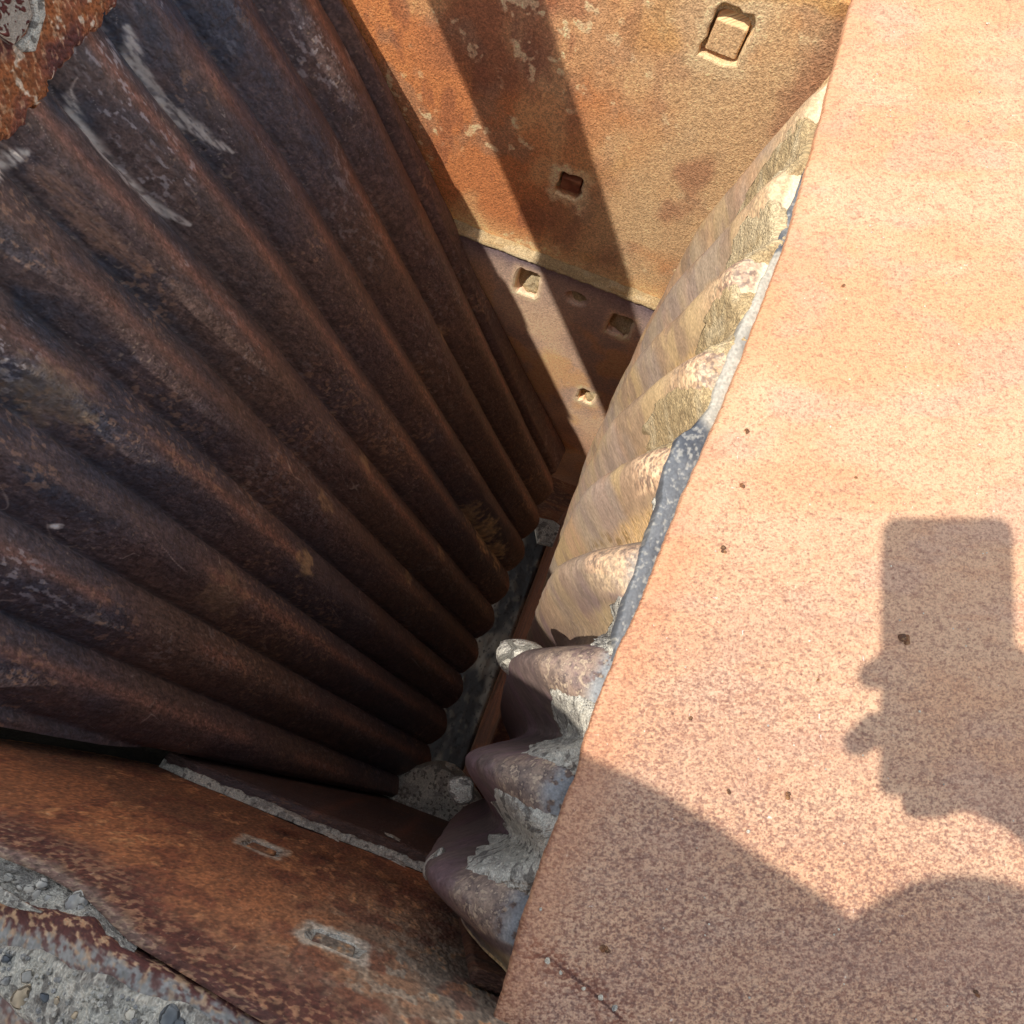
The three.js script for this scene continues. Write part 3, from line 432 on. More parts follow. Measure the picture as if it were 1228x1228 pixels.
{ // swing frame behind the moving jaw
  const g = boxGeo(0, 1, 0, 1, 0, 1, 0.01), P = g.attributes.position; for (let i = 0; i < P.count; i++) { const q = jawP(lerp(-0.55, 0.09, P.getZ(i)), lerp(0.05, 1.2, P.getY(i)), lerp(-0.45, -0.125, P.getX(i))); P.setXYZ(i, ...q); }
  tag(mesh('swing_frame', triUV(g, 0.4), M.rust), 'rusty swing frame that carries the ribbed jaw plate from behind', 'machine frame');
}
// ---------------------------------------------------------------- clamp at the top left
{
  const out = [[176, -34], [160, -6], [152, 12], [141, 18], [139, 28], [121, 46], [106, 58], [93, 80], [73, 99], [74, 112], [60, 129], [50, 134], [45, 154], [21, 172], [9, 165], [0, 160], [-22, 176], [-50, 215], [-160, 200], [-200, -20], [-60, -160], [120, -120]].map(([x, y]) => onJaw(x, y, 0.001));
  const sh = new THREE.Shape(); out.forEach(([a, b], i) => { if (!i) sh.moveTo(a, b); else { const [pa, pb] = out[i - 1], n = i < 17 ? 5 : 1; for (let k = 1; k <= n; k++) { const f = k / n, j = k < n ? 0.0018 : 0.0008; sh.lineTo(lerp(pa, a, f) + rr(-j, j), lerp(pb, b, f) + rr(-j, j)); } } });
  const place = (g) => { const P = g.attributes.position; for (let i = 0; i < P.count; i++) { const z = P.getX(i), s = P.getY(i), o = P.getZ(i), q = [J0.x + JU.x * s + JN.x * o, J0.y + JU.y * s + JN.y * o, z]; P.setXYZ(i, ...q); } const ix = g.index; g.computeVertexNormals(); return g; };
  const c0 = onJaw(20, 60, 0.001), t = thing('jaw_clamp', 'ragged red brown rusty clamp plate over the top left corner of the ribbed jaw', 'clamp', null, V(J0.x + JU.x * c0[1], J0.y + JU.y * c0[1], c0[0]));
  let g = new THREE.ExtrudeGeometry(sh, { depth: 0.016, bevelEnabled: true, bevelThickness: 0.003, bevelSize: 0.003, bevelOffset: -0.003, bevelSegments: 2 }); g.translate(0, 0, -0.027);
  planarUV(g, (a, b, c) => [(a + 0.5 + c) / 0.3, (b - 1 + c) / 0.3]); mesh('clamp_plate', place(g), M.clamp, t);
  // bolt end standing in a dusty pocket
  const bo = [[0, 22], [24, 46], [33, 54], [46, 40], [54, 20], [48, -2], [30, -40], [-10, -40], [-30, -10]].map(([x, y]) => onJaw(x, y, 0.009));
  const bs = new THREE.Shape(bo.map(([a, b]) => new THREE.Vector2(a, b))); let bg = new THREE.ExtrudeGeometry(bs, { depth: 0.006, bevelEnabled: true, bevelThickness: 0.003, bevelSize: 0.003, bevelOffset: -0.002, bevelSegments: 3 }); bg.translate(0, 0, -0.009);
  planarUV(bg, (a, b, c) => [(a + 0.5 + c) / 0.1, (b - 1 + c) / 0.1]); const bm = mesh('bolt_head', place(bg), M.bolt, t); bm.userData.label = 'pale grey bolt end speckled with rust';
  const ro = [[62, -20], [66, 20], [62, 44], [54, 60], [44, 62], [36, 58], [48, 44], [56, 22], [50, -6]].map(([x, y]) => onJaw(x, y, 0.003));
  let rg = new THREE.ExtrudeGeometry(new THREE.Shape(ro.map(([a, b]) => new THREE.Vector2(a + rr(-0.001, 0.001), b + rr(-0.001, 0.001)))), { depth: 0.003, bevelEnabled: true, bevelThickness: 0.002, bevelSize: 0.002, bevelOffset: -0.001, bevelSegments: 2 }); rg.translate(0, 0, -0.01);
  planarUV(rg, (a, b, c) => [(a + 0.5) / 0.15, b / 0.15]); mesh('dust_rim', place(rg), M.dust, t);
}

// ---------------------------------------------------------------- cheek plates at the back
const rectHole = (x, y, w, h, j = 0.003) => { const p = new THREE.Path(), c = [[-1, -1], [1, -1], [1, 1], [-1, 1]]; const pts = []; c.forEach(([a, b], i) => { const [a2, b2] = c[(i + 1) % 4]; for (let k = 0; k < 6; k++) { const f = k / 6, q = k ? 1 : 0.9; pts.push(new THREE.Vector2(x + lerp(a, a2, f) * w / 2 * q + rr(-j, j) * 0.4, y + lerp(b, b2, f) * h / 2 * q + rr(-j, j) * 0.6)); } }); p.setFromPoints(pts); p.closePath(); return p; };
function plate(shape, z0, z1, bevel, uv, face = 1) { // outer face at z0 (face 1: towards +Z)
  const g = new THREE.ExtrudeGeometry(shape, { depth: abs(z1 - z0) - bevel * 2, bevelEnabled: bevel > 0, bevelThickness: bevel, bevelSize: bevel, bevelOffset: -bevel, bevelSegments: 2, curveSegments: 8 });
  g.translate(0, 0, min(z0, z1) + bevel); return planarUV(g, (x, y, z) => uv(x + (z - z0) * 0.6, y + (z - z0) * 4));
}
const wavy = (sh, x0, y0, x1, y1, n, j) => { for (let i = 1; i <= n; i++) { const f = i / n; sh.lineTo(lerp(x0, x1, f), lerp(y0, y1, f) + (i < n ? rr(-j, j) : 0)); } };
{
  const sh = new THREE.Shape(); sh.moveTo(-0.62, -0.56); sh.lineTo(0.2, -0.56); sh.lineTo(0.2, -0.018); sh.lineTo(0.086, -0.018); sh.lineTo(0.086, -0.004); sh.lineTo(-0.62, -0.004); sh.closePath();
  for (const [x, y, w, h] of holesUp) sh.holes.push(rectHole(x, y, w, h, 0.004));
  const t = thing('upper_cheek_plate', 'sandy orange rusty cheek plate on the far wall above the seam, with two bolts', 'cheek plate', null, V(-0.2, -0.55, -0.585));
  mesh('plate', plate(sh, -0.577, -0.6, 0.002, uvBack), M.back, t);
  for (const [i, [x, y, w, h]] of holesUp.entries()) { // square bolt ends sunk in their holes
    const q = i ? [0.8, 0.5, 0, -0.002] : [0.82, 0.58, 0.0, -0.006];
    mesh('bolt_head', planarUV(boxGeo(x - w * q[0] / 2 + q[2], x + w * q[0] / 2 + q[2], y - h * q[1] / 2 + q[3], y + h * q[1] / 2 + q[3], -0.603, -0.5795, 0.002), (a, b, c) => uvBack(a + c + 0.585, b - 0.1)), i ? M.bolt2 : M.back, t);
    const gr = grid(14, 18, (u, v) => { const a = u * 2 - 1, b = v * 2 - 1; const X = x + a * w * 0.56, Y = y + b * h * 0.56; return [X, Y, -0.592 + 0.008 * pow(max(abs(a), abs(b)), 3) * (0.5 + fbm(X * 300, Y * 200, 2)), (X + 1) / 0.15, (Y + 1) / 0.15]; });
    mesh('dust_fill', gr, M.sand, t);
  }
}
{
  const sh = new THREE.Shape(); sh.moveTo(-0.62, -1.36); sh.lineTo(0.2, -1.36); sh.lineTo(0.2, -0.527); wavy(sh, 0.2, -0.527, -0.62, -0.529, 60, 0.0022); sh.closePath();
  for (const [x, y, w, h] of holesLow) sh.holes.push(rectHole(x, y, w, h, 0.003));
  const ov = new THREE.Path(); ov.absellipse(-0.021, -0.582, 0.013, 0.016, 0, PI * 2, true); sh.holes.push(ov);
  const t = thing('lower_cheek_plate', 'grey brown cheek liner on the far wall below the seam with square holes', 'cheek plate', null, V(-0.2, -1.35, -0.575));
  mesh('plate', plate(sh, -0.566, -0.592, 0.004, uvLow), M.backLow, t);
  for (const [x, y, w, h] of [...holesLow, [-0.021, -0.582, 0.026, 0.032]]) {
    const gr = grid(16, 20, (u, v) => { const a = u * 2 - 1, b = v * 2 - 1, X = x + a * w * 0.55, Y = y + b * h * 0.55, sl = 0.5 * (1 + 0.75 * a - 0.75 * b); return [X, Y, -0.588 + 0.017 * clamp(sl) * (0.75 + 0.5 * fbm(X * 180, Y * 120, 3)), (X + 1) / 0.15, (Y + 1) / 0.15]; });
    mesh('dust_fill', gr, M.sand, t);
  }
  // dust lying along the top of the liner
  const d = grid(220, 10, (u, v) => { const X = lerp(-0.33, 0.1, u), a = v, n = fbm(X * 70, 3.3, 4), n2 = fbm(X * 260, v * 5, 3); const Y = -0.528 + (a < 0.5 ? 0.001 + 0.008 * n * (1 - 2 * a) : lerp(0.004, -0.009 * n2 + 0.002, (a - 0.5) * 2)), Z = a < 0.5 ? lerp(-0.5775, -0.566, a * 2) : -0.566 + 0.0025 * sin(PI * (a - 0.5) * 2) - 0.003 * (a - 0.9 > 0 ? 1 : 0); return [X, Y + 0.002 * (n2 - 0.5), Z + 0.0015 * n2, (X + 1) / 0.15, (v * 0.03 + X * 0.2 + 1) / 0.15]; });
  tag(mesh('seam_dust', d, M.sand), 'line of tan dust lying along the seam between the two far cheek plates', 'dust', null, 'stuff');
}
{ // lower part of the far frame under the liner, with a torn edge
  const sh = new THREE.Shape(); sh.moveTo(-0.7, -1.2); sh.lineTo(0.3, -1.2); sh.lineTo(0.3, -1.62); wavy(sh, 0.3, -1.62, -0.7, -1.62, 60, 0.008); sh.closePath();
  const t = thing('frame_toe', 'dark rusty foot of the far frame wall below the ribbed jaw corner', 'machine frame', null, V(-0.2, -1.62, -0.6));
  mesh('foot_plate', plate(sh, -0.578, -0.62, 0.004, (x, y) => [x / 0.4, y / 0.4]), M.rust, t);
}
{
  const t = thing('far_frame_wall', 'thick rusty side wall of the machine behind the far cheek plates', 'machine frame', null, V(0, -2.5, -0.66));
  mesh('wall_plate', triUV(boxGeo(-0.95, 0.95, -2.55, -0.0135, -0.7, -0.602, 0.004), 0.4), M.rust, t);
}

// ---------------------------------------------------------------- cheek plates at the front
{
  const L = [[-150, 858], [0, 885], [60, 893], [130, 905], [198, 919]].map(([x, y]) => at(x, y, 2, 0.12)), sh = new THREE.Shape();
  const seam = [[198, 919], [230, 936], [300, 966], [360, 992], [420, 1013], [480, 1036], [523, 1054]].map(([x, y]) => at(x, y, 2, 0.12));
  sh.moveTo(L[0].x, L[0].y); for (const p of [...L.slice(1), ...seam]) sh.lineTo(p.x, p.y); sh.lineTo(0.115, -0.47); sh.lineTo(0.135, -0.03); for (let i = rim.length - 2; i >= 0; i--) { if (rim[i][0] > 0.1) continue; sh.lineTo(rim[i][0], rim[i][1] + rr(-0.003, 0.003)); } sh.closePath();
  for (const [x, y, w, h] of slots) sh.holes.push(rectHole(x, y, w, h, 0.003));
  const t = thing('front_cheek_plate', 'brown rusty cheek plate at the lower left with two bolt slots and flaking rim', 'cheek plate', null, V(-0.1, -0.47, 0.12));
  mesh('plate', plate(sh, 0.12, 0.1252, 0.0014, uvFront), M.front, t);
  for (const [x, y, w, h] of slots) {
    mesh('bolt_head', planarUV(boxGeo(x - w * 0.36, x + w * 0.36, y - h * 0.3, y + h * 0.3, 0.1212, 0.1268, 0.0015), (a, b, c) => uvFront(a + c, b)), M.front, t);
    mesh('dust_fill', grid(14, 14, (u, v) => { const a = u * 2 - 1, b = v * 2 - 1, X = x + a * w * 0.55, Y = y + b * h * 0.55; return [X, Y, 0.1262 - 0.005 * pow(max(abs(a), abs(b)), 4) - 0.002 * fbm(X * 300, Y * 200, 2), (X + 1) / 0.15, (Y + 1) / 0.15]; }), M.dust, t);
  }
}
{
  const seam = [[150, 884], [198, 919], [230, 936], [300, 966], [360, 992], [420, 1013], [480, 1036], [540, 1060]].map(([x, y]) => at(x, y, 2, 0.12)), sh = new THREE.Shape();
  const top = seam.map((p) => [p.x, lerp(-0.492, p.y, 0.55)]);
  sh.moveTo(0.02, -1.3); sh.lineTo(0.2, -1.3); sh.lineTo(0.2, -0.49); for (let i = top.length - 1; i >= 1; i--) sh.lineTo(top[i][0], top[i][1]); sh.closePath();
  const t = thing('front_lower_liner', 'dark brown cheek liner below the front cheek plate with a dusty upper ledge', 'cheek plate', null, V(-0.05, -1.29, 0.115));
  mesh('plate', plate(sh, 0.102, 0.134, 0.006, (x, y) => uvJaw(x * 0.8, 1.0 + y)), M.liner, t);
  const d = grid(200, 12, (u, v) => { const X = lerp(top[1][0], 0.09, u), Y = pl(top.slice(1), X), n = fbm(X * 90, 7.3, 4), n2 = fbm(X * 300, v * 9, 3), w = 0.35 + 0.55 * n; const Z = 0.1195 - 0.013 * v * w; return [X, Y + 0.006 * (1 - v) * (0.5 + n) + 0.0028 * n2 - 0.004 * (v > 0.95 ? 1 : 0), Z, (X + 1) / 0.15, Z / 0.15]; });
  tag(mesh('ledge_dust', d, M.dust), 'strip of grey dust along the ledge under the front cheek plate', 'dust', null, 'stuff');
  for (const [x, y, l, label] of [[352, 978, 30, 'white smear of dust near the middle of the dark front liner'], [398, 1004, 22, 'thin white dust streak close above the dusty ledge'], [470, 1004, 24, 'pale flake of dust on the front liner beside the nearest tooth'], [472, 1032, 28, 'white dust patch at the right end of the dusty ledge']]) { const P = at(x, y, 2, 0.102), s = l * 0.0009; const g = grid(12, 5, (u, v) => { const a = u * 2 - 1, b = v * 2 - 1, e = 1 - 0.5 * fbm(u * 8 + x, v * 4, 2), X = P.x + a * s * 0.5 * e, Y = P.y + b * 0.016 * e + a * 0.006; return [X, Y, 0.1015 - 0.002 * (1 - a * a) * (1 - b * b), (X + 1) / 0.15, (Y + 1) / 0.15]; }); tag(mesh('dust_smear', g, M.dust), label, 'dust', 'white smears on the front liner'); }
  tag(mesh('side_wedge', planarUV(boxGeo(0.074, 0.128, -0.4, -0.05, 0.1085, 0.1185, 0.003), (x, y, z) => [x / 0.3, (y + z * 3) / 0.3]), M.wedge), 'dusty wedge plate between the nearest tooth and the front cheek plate', 'wedge');
}
// frame wall behind the front cheek, its flaking top edge, the crevice and the dust on it
const l0 = [[-200, 1035], [-80, 1055], [0, 1078], [50, 1094], [100, 1109], [157, 1120], [250, 1175], [340, 1228], [420, 1270], [520, 1320]].map(([x, y]) => { let P = at(x, y, 1, 0.08); for (let i = 0; i < 3; i++) P = at(x, y, 1, frameY(P.x)); return [P.x, max(0.1265, P.z)]; });
{
  const t = thing('front_frame_wall', 'front frame wall with dark red and beige flaking paint along its top edge', 'machine frame', null, V(-0.1, -2.5, 0.2));
  const fy = (x, z) => frameY(x) + 0.004 * (fbm(x * 30, z * 40, 3) - 0.5) + 0.0016 * (fbm(x * 150, z * 160, 2) - 0.5);
  mesh('top_edge', grid(240, 90, (u, v, i, j) => { const x = lerp(-0.75, 0.11, u), z0 = pl(l0, x) + 0.003 * (fbm(x * 90, 3, 3) - 0.5), r = 0.006; let y = fy(x, z0), z; if (j < 4) { y -= r + 0.09 * (4 - j) / 4; z = z0; } else if (j < 10) { const a = (j - 4) / 6 * PI / 2; z = z0 + r * (1 - cos(a)); y = fy(x, z) - r * (1 - sin(a)); } else { const f = (j - 10) / 80; z = lerp(z0 + r, 0.44, f * f * 0.6 + f * 0.4); y = fy(x, z); } return [x, y, z, ...uvFlake(x, z + (y - frameY(x)) * (z < z0 + 0.007 ? 1 : 0))]; }), M.flake, t);
  mesh('wall_plate', triUV(boxGeo(-0.75, 0.11, -2.55, -0.04, 0.136, 0.438, 0.004), 0.4), M.gapShade, t);  // near-black tint is painted shade, standing in for the deep dark gap
  mesh('wall_plate', triUV(boxGeo(0.112, 0.95, -2.55, -0.0135, 0.141, 0.438, 0.004), 0.4), M.rust, t);
  // crevice fill
  const fillY = (X, v) => lerp(rimY(X) - 0.0045, min(frameY(X), rimY(X) + 0.03) - 0.006, v);
  const f = grid(220, 24, (u, v) => { const X = lerp(-0.33, -0.084, u), zb = pl(l0, X) + 0.004, Z = lerp(0.1245, zb, v), y = fillY(X, v) + 0.006 * (fbm(X * 120, Z * 140, 4) - 0.5) + 0.003 * (fbm(X * 420, Z * 420, 2) - 0.5); return [X, y, Z, (X + 1) / 0.15, (Z + v * 0.02) / 0.15]; });
  tag(mesh('crevice_dust', f, M.dust), 'blue grey cement dust packed into the crevice behind the front cheek rim', 'dust', null, 'stuff');
  const st = [[94, 1083, 32, 'largest rounded grey stone in the crevice'], [106, 1100, 17, 'lower grey stone tucked against the largest crevice stone'], [50, 1061, 16, 'pale small stone at the top of the crevice pile'], [36, 1066, 15, 'grey pebble second in the crevice pile'], [45, 1072, 15, 'round pebble in the middle of the crevice pile'], [34, 1080, 14, 'dark grey pebble low in the crevice pile'], [46, 1084, 13, 'small pebble under the crevice pile'], [24, 1064, 11, 'tiny grey pebble left of the crevice pile'], [97, 1071, 11, 'white chip leaning on the largest crevice stone'], [97, 1091, 15, 'squarish pale stone below the white chip'], [58, 1077, 10, 'tiny pebble right of the crevice pile'], [10, 1052, 10, 'tiny grey stone at the far left of the crevice']];
  for (const [x, y, d, label] of st) { let P = at(x, y, 1, 0.06); P = at(x, y, 1, rimY(P.x) - 0.001); const r = d * 0.5 * 0.47 / 1200, g = stoneGeo(r, 0.72, 0.6, 4); g.rotateY(rr(0, 6)); g.translate(P.x, P.y, P.z); tag(mesh('stone', triUV(g, 0.5), d < 12 && /white|pale/.test(label) ? M.stonePale : M.stone), label, 'stone', 'stones in the crevice'); }
  const sl = [[-60, 1046], [0, 1073], [22, 1084], [50, 1094]].map(([x, y]) => { let P = at(x, y, 1, 0.06); P = at(x, y, 1, frameY(P.x) + 0.003); return P; });
  const cv = new THREE.CatmullRomCurve3(sl), sg = grid(40, 8, (u, v) => { const p = cv.getPoint(u), a = v / 8 * 8 * PI * 0.25, w = 0.0035 * sin(PI * clamp(u * 0.55 + 0.42)); const q = [cos(v * 2 * PI), sin(v * 2 * PI)]; return [p.x, p.y + q[1] * 0.0014, p.z + q[0] * w, (p.x + 1) / 0.15, q[0] * 0.03]; });
  tag(mesh('metal_sliver', sg, M.dust), 'bent grey sliver lying along the left lip of the crevice', 'sliver');
  // dust and stones lying on the frame
  const D = grid(260, 44, (u, v) => { const X = lerp(-0.3, 0.06, u), za = dustZ(X) + 0.006 * (fbm(X * 80, 5, 3) - 0.5), zb = dustZ2(X) + 0.02 * (fbm(X * 30, 9, 3) - 0.5), Z = lerp(za, zb, v), e = min(ss(0, 0.12, v), ss(1, 0.85, v)), y = fy(X, Z) + (0.0006 + 0.0042 * e) * (0.7 + 0.6 * fbm(X * 60, Z * 60, 3)) + 0.0024 * e * (fbm(X * 320, Z * 320, 3) - 0.5) - (v < 0.01 || v > 0.99 ? 0.004 : 0); return [X, y, Z, (X + 1) / 0.15, Z / 0.15]; });
  tag(mesh('ledge_dirt', D, M.dust), 'grey sandy dirt bed lying along the bottom left ledge', 'dirt', null, 'stuff');
  const gs = [[8, 1150, 14, 'stoneDark', 'dark blue stone at the left of the dirt bed'], [32, 1171, 20, 'stonePale', 'pale cream stone in the upper dirt bed'], [8, 1176, 13, 'stone', 'grey pebble at the left edge of the dirt bed'], [28, 1194, 26, 'stoneTan', 'largest tan stone in the dirt bed'], [55, 1196, 13, 'stoneDark', 'dark angular stone right of the largest tan stone'], [69, 1200, 9, 'stoneTan', 'small brown chip beside the dark angular stone'], [158, 1216, 16, 'stonePale', 'white blue stone at the bottom of the dirt bed'], [203, 1220, 26, 'stoneDark', 'dark stone cluster at the right end of the dirt bed'], [215, 1228, 16, 'stoneDark', 'second dark stone at the right end of the dirt bed'], [110, 1196, 8, 'stone', 'small grey bump in the middle of the dirt bed'], [52, 1152, 7, 'stonePale', 'tiny pale stone near the upper edge of the dirt bed'], [128, 1214, 7, 'stone', 'small stone left of the white blue stone'], [90, 1218, 8, 'stoneTan', 'tan grain low in the dirt bed']];
  for (const [x, y, d, m, label] of gs) { let P = at(x, y, 1, 0.06); for (let i = 0; i < 3; i++) P = at(x, y, 1, frameY(P.x) + 0.005); const g = stoneGeo(d * 0.5 * 0.46 / 1200, 0.65, 0.5, 3); g.rotateY(rr(0, 6)); g.translate(P.x, P.y, P.z); tag(mesh('stone', triUV(g, 0.5), M[m]), label, 'stone', 'stones in the dirt bed'); }
  const tiny = []; for (let i = 0; i < 260; i++) { const X = rr(-0.24, 0.03), Z = lerp(dustZ(X), dustZ2(X), rr(0.05, 0.95)), g = new THREE.IcosahedronGeometry(rr(0.0006, 0.0017), 0); g.rotateY(rr(0, 6)); g.translate(X, fy(X, Z) + 0.0052, Z); tiny.push(g); }
  tag(mesh('fine_gravel', planarUV(mergeGeometries(tiny), (x, y, z) => [x * 8, z * 8]), M.stone), 'fine grey gravel strewn over the dirt bed', 'gravel', null, 'stuff');
}

// ---------------------------------------------------------------- below the jaws
{
  const t = thing('discharge_belt', 'grey dusty rubber discharge belt at the bottom of the gap between the jaws', 'conveyor belt', null, V(0, -1.8, -0.2));
  mesh('belt', planarUV(boxGeo(-0.9, 0.106, -1.78, -1.75, -0.56, 0.8, 0.01), (x, y, z) => [x, (z + 0.6) / 1.4]), M.belt, t);
  const f = thing('inner_frame_plate', 'brown rusty frame plate beside the discharge belt under the toothed jaw', 'machine frame', null, V(0.16, -2.5, -0.2));
  mesh('frame_plate', triUV(boxGeo(0.112, 0.2, -2.55, -1.26, -0.6, 0.14, 0.005), 0.4), M.railRust, f);
  mesh('frame_block', triUV(boxGeo(0.205, 0.93, -2.55, -0.014, -0.6, 0.14, 0.005), 0.4), M.rust, f);
  const fl = [[640, 622], [662, 628], [686, 645], [682, 664], [664, 655], [646, 650]].map(([x, y]) => at(x, y, 1, -1.62)), sh = new THREE.Shape(fl.map((p) => new THREE.Vector2(p.x, p.z))), g = new THREE.ExtrudeGeometry(sh, { depth: 0.012, bevelEnabled: true, bevelThickness: 0.004, bevelSize: 0.004, bevelSegments: 2 }); g.rotateX(PI / 2); g.translate(0, -1.61, 0);
  const P = g.attributes.position; for (let i = 0; i < P.count; i++) P.setY(i, P.getY(i) + 0.02 * (vn(P.getX(i) * 40, P.getZ(i) * 40) - 0.5)); 
  tag(mesh('rubber_flap', triUV(g, 0.3), M.dust), 'pale dusty rubber flap hanging under the far corner of the ribbed jaw', 'rubber flap');
  const hp = at(528, 962, 1, -1.08), hg = stoneGeo(0.075, 0.5, 0.7, 5); hg.translate(hp.x, hp.y, hp.z);
  tag(mesh('dust_heap', triUV(hg, 0.15), M.dust), 'lumpy heap of grey caked dust in the near corner at the bottom of the chamber', 'dust heap');
}
// ---------------------------------------------------------------- beam over the chamber mouth (its shadow crosses the far cheek)
{
  const t = thing('cross_beam', 'straight steel beam whose shadow falls as a dark band on the far cheek', 'steel beam', null, V(-0.41, 0.4, -0.35));
  mesh('beam', triUV(boxGeo(-0.4634, -0.359, 0.4, 0.45, -0.9, 0.12, 0.004), 0.4), M.rust, t);
  mesh('post', triUV(boxGeo(-0.45, -0.37, -0.014, 0.399, -0.86, -0.78, 0.004), 0.4), M.rust, t);
}

// ---------------------------------------------------------------- the photographer behind the camera (only the shadow is in the picture)
function solid(c, half, N, f) { // marching cubes of a distance field f(x, y, z) in a cube round c
  const mc = new MarchingCubes(N, M.cloth, false, false, 400000); mc.isolation = 0;
  for (let k = 0, i = 0; k < N; k++) for (let j = 0; j < N; j++) for (let a = 0; a < N; a++, i++) mc.field[i] = -f(c.x + (a - N / 2) / (N / 2) * half, c.y + (j - N / 2) / (N / 2) * half, c.z + (k - N / 2) / (N / 2) * half) * 100;
  mc.update(); const n = mc.count, p = mc.positionArray.slice(0, n * 3), q = mc.normalArray.slice(0, n * 3);
  for (let i = 0; i < n; i++) { p[i * 3] = p[i * 3] * half + c.x; p[i * 3 + 1] = p[i * 3 + 1] * half + c.y; p[i * 3 + 2] = p[i * 3 + 2] * half + c.z; }
  const g = new THREE.BufferGeometry(); g.setAttribute('position', new THREE.BufferAttribute(p, 3)); g.setAttribute('normal', new THREE.BufferAttribute(q, 3)); return g;
}
const cap = (a, b, ra, rb) => { const bx = b.x - a.x, by = b.y - a.y, bz = b.z - a.z, L = bx * bx + by * by + bz * bz; return (x, y, z) => { const px = x - a.x, py = y - a.y, pz = z - a.z, t = clamp((px * bx + py * by + pz * bz) / L); return Math.hypot(px - bx * t, py - by * t, pz - bz * t) - lerp(ra, rb, t); }; };
const join = (list, k) => (x, y, z) => { let d = 9; for (const f of list) { const e = f(x, y, z), h = max(k - abs(d - e), 0) / k; d = min(d, e) - h * h * k * 0.25; } return d; };
{
  const hit = (X, Z) => { const p = V(X, 0, Z), t = (EYE.clone().addScaledVector(AZ, 0.006).sub(p).dot(AZ)) / SUN.dot(AZ); return p.addScaledVector(SUN, t); };
  const TL = hit(0.2087, -0.218), PH = (x, d, b = 0) => TL.clone().addScaledVector(AX, x).addScaledVector(AY, -d).addScaledVector(AZ, b);
  const ph = thing('phone', 'phone held over the sheet, seen only as a rounded rectangular shadow', 'phone', null, PH(0.0395, 0.079, 0.004));
  const g = new RoundedBoxGeometry(0.0775, 0.158, 0.008, 4, 0.0038), sh = new THREE.Shape(), w = 0.0388, h = 0.079, r = 0.011;
  sh.moveTo(-w + r, -h); sh.lineTo(w - r, -h); sh.absarc(w - r, -h + r, r, -PI / 2, 0); sh.lineTo(w, h - r); sh.absarc(w - r, h - r, r, 0, PI / 2); sh.lineTo(-w + r, h); sh.absarc(-w + r, h - r, r, PI / 2, PI); sh.lineTo(-w, -h + r); sh.absarc(-w + r, -h + r, r, PI, 1.5 * PI);
  const pg = new THREE.ExtrudeGeometry(sh, { depth: 0.006, bevelEnabled: true, bevelThickness: 0.001, bevelSize: 0.001, bevelOffset: -0.001, bevelSegments: 2 }); pg.translate(0, 0, 0.001);
  const mb = new THREE.Matrix4().makeBasis(AX, AY, AZ).setPosition(PH(0.0395, 0.079)); pg.applyMatrix4(mb); mesh('phone_body', pg, M.black, ph);
  const scr = new THREE.PlaneGeometry(0.07, 0.148); scr.translate(0, 0, 0.0085); scr.applyMatrix4(mb); mesh('screen', scr, new THREE.MeshStandardMaterial({ color: 0x0a0a0c, roughness: 0.12 }), ph);
  // right hand: palm behind the phone, fingers wrapping its left edge, thumb along its right side
  const F = [];
  const chain = (pts, r0, r1) => { for (let i = 1; i < pts.length; i++) F.push(cap(pts[i - 1], pts[i], lerp(r0, r1, (i - 1) / (pts.length - 1)), lerp(r0, r1, i / (pts.length - 1)))); };
  chain([PH(0.083, 0.1, -0.02), PH(0.045, 0.088, -0.019), PH(0.01, 0.09, -0.014), PH(-0.004, 0.093, 0.0)], 0.0095, 0.008);
  chain([PH(0.082, 0.122, -0.022), PH(0.04, 0.116, -0.021), PH(0.004, 0.124, -0.015), PH(-0.011, 0.13, 0.0)], 0.0098, 0.0083);
  chain([PH(0.08, 0.146, -0.022), PH(0.045, 0.144, -0.022), PH(0.026, 0.15, -0.018), PH(0.012, 0.152, -0.008)], 0.0093, 0.008);
  chain([PH(0.078, 0.166, -0.02), PH(0.058, 0.16, -0.018), PH(0.04, 0.164, -0.014), PH(0.024, 0.165, -0.006)], 0.0085, 0.0072);
  chain([PH(0.1, 0.165, 0.0), PH(0.098, 0.13, 0.012), PH(0.086, 0.1, 0.02), PH(0.072, 0.085, 0.019)], 0.014, 0.009);
  const wrist = PH(0.135, 0.2, -0.005), palm = [cap(PH(0.083, 0.104, -0.016), PH(0.112, 0.16, -0.006), 0.013, 0.021), cap(PH(0.08, 0.163, -0.016), PH(0.118, 0.178, -0.006), 0.013, 0.022), cap(PH(0.11, 0.165, -0.004), wrist, 0.022, 0.027)];
  const fingers = join(F, 0.004), palmF = join(palm, 0.02), handF = (x, y, z) => { const a = fingers(x, y, z), b = palmF(x, y, z), k = 0.008, h = max(k - abs(a - b), 0) / k; return min(a, b) - h * h * k * 0.25; };
  const hand = solid(PH(0.06, 0.14, 0), 0.135, 90, handF);
  // head bent towards the phone
  const hc = V(0.022, 0.735, 0.35), fd = V(-0.1, -0.55, -0.83).normalize(), hu = V(0, 0.83, -0.55), hr = new THREE.Vector3().crossVectors(fd, hu).normalize(), H = (r, u, f) => hc.clone().addScaledVector(hr, r).addScaledVector(hu, u).addScaledVector(fd, f);
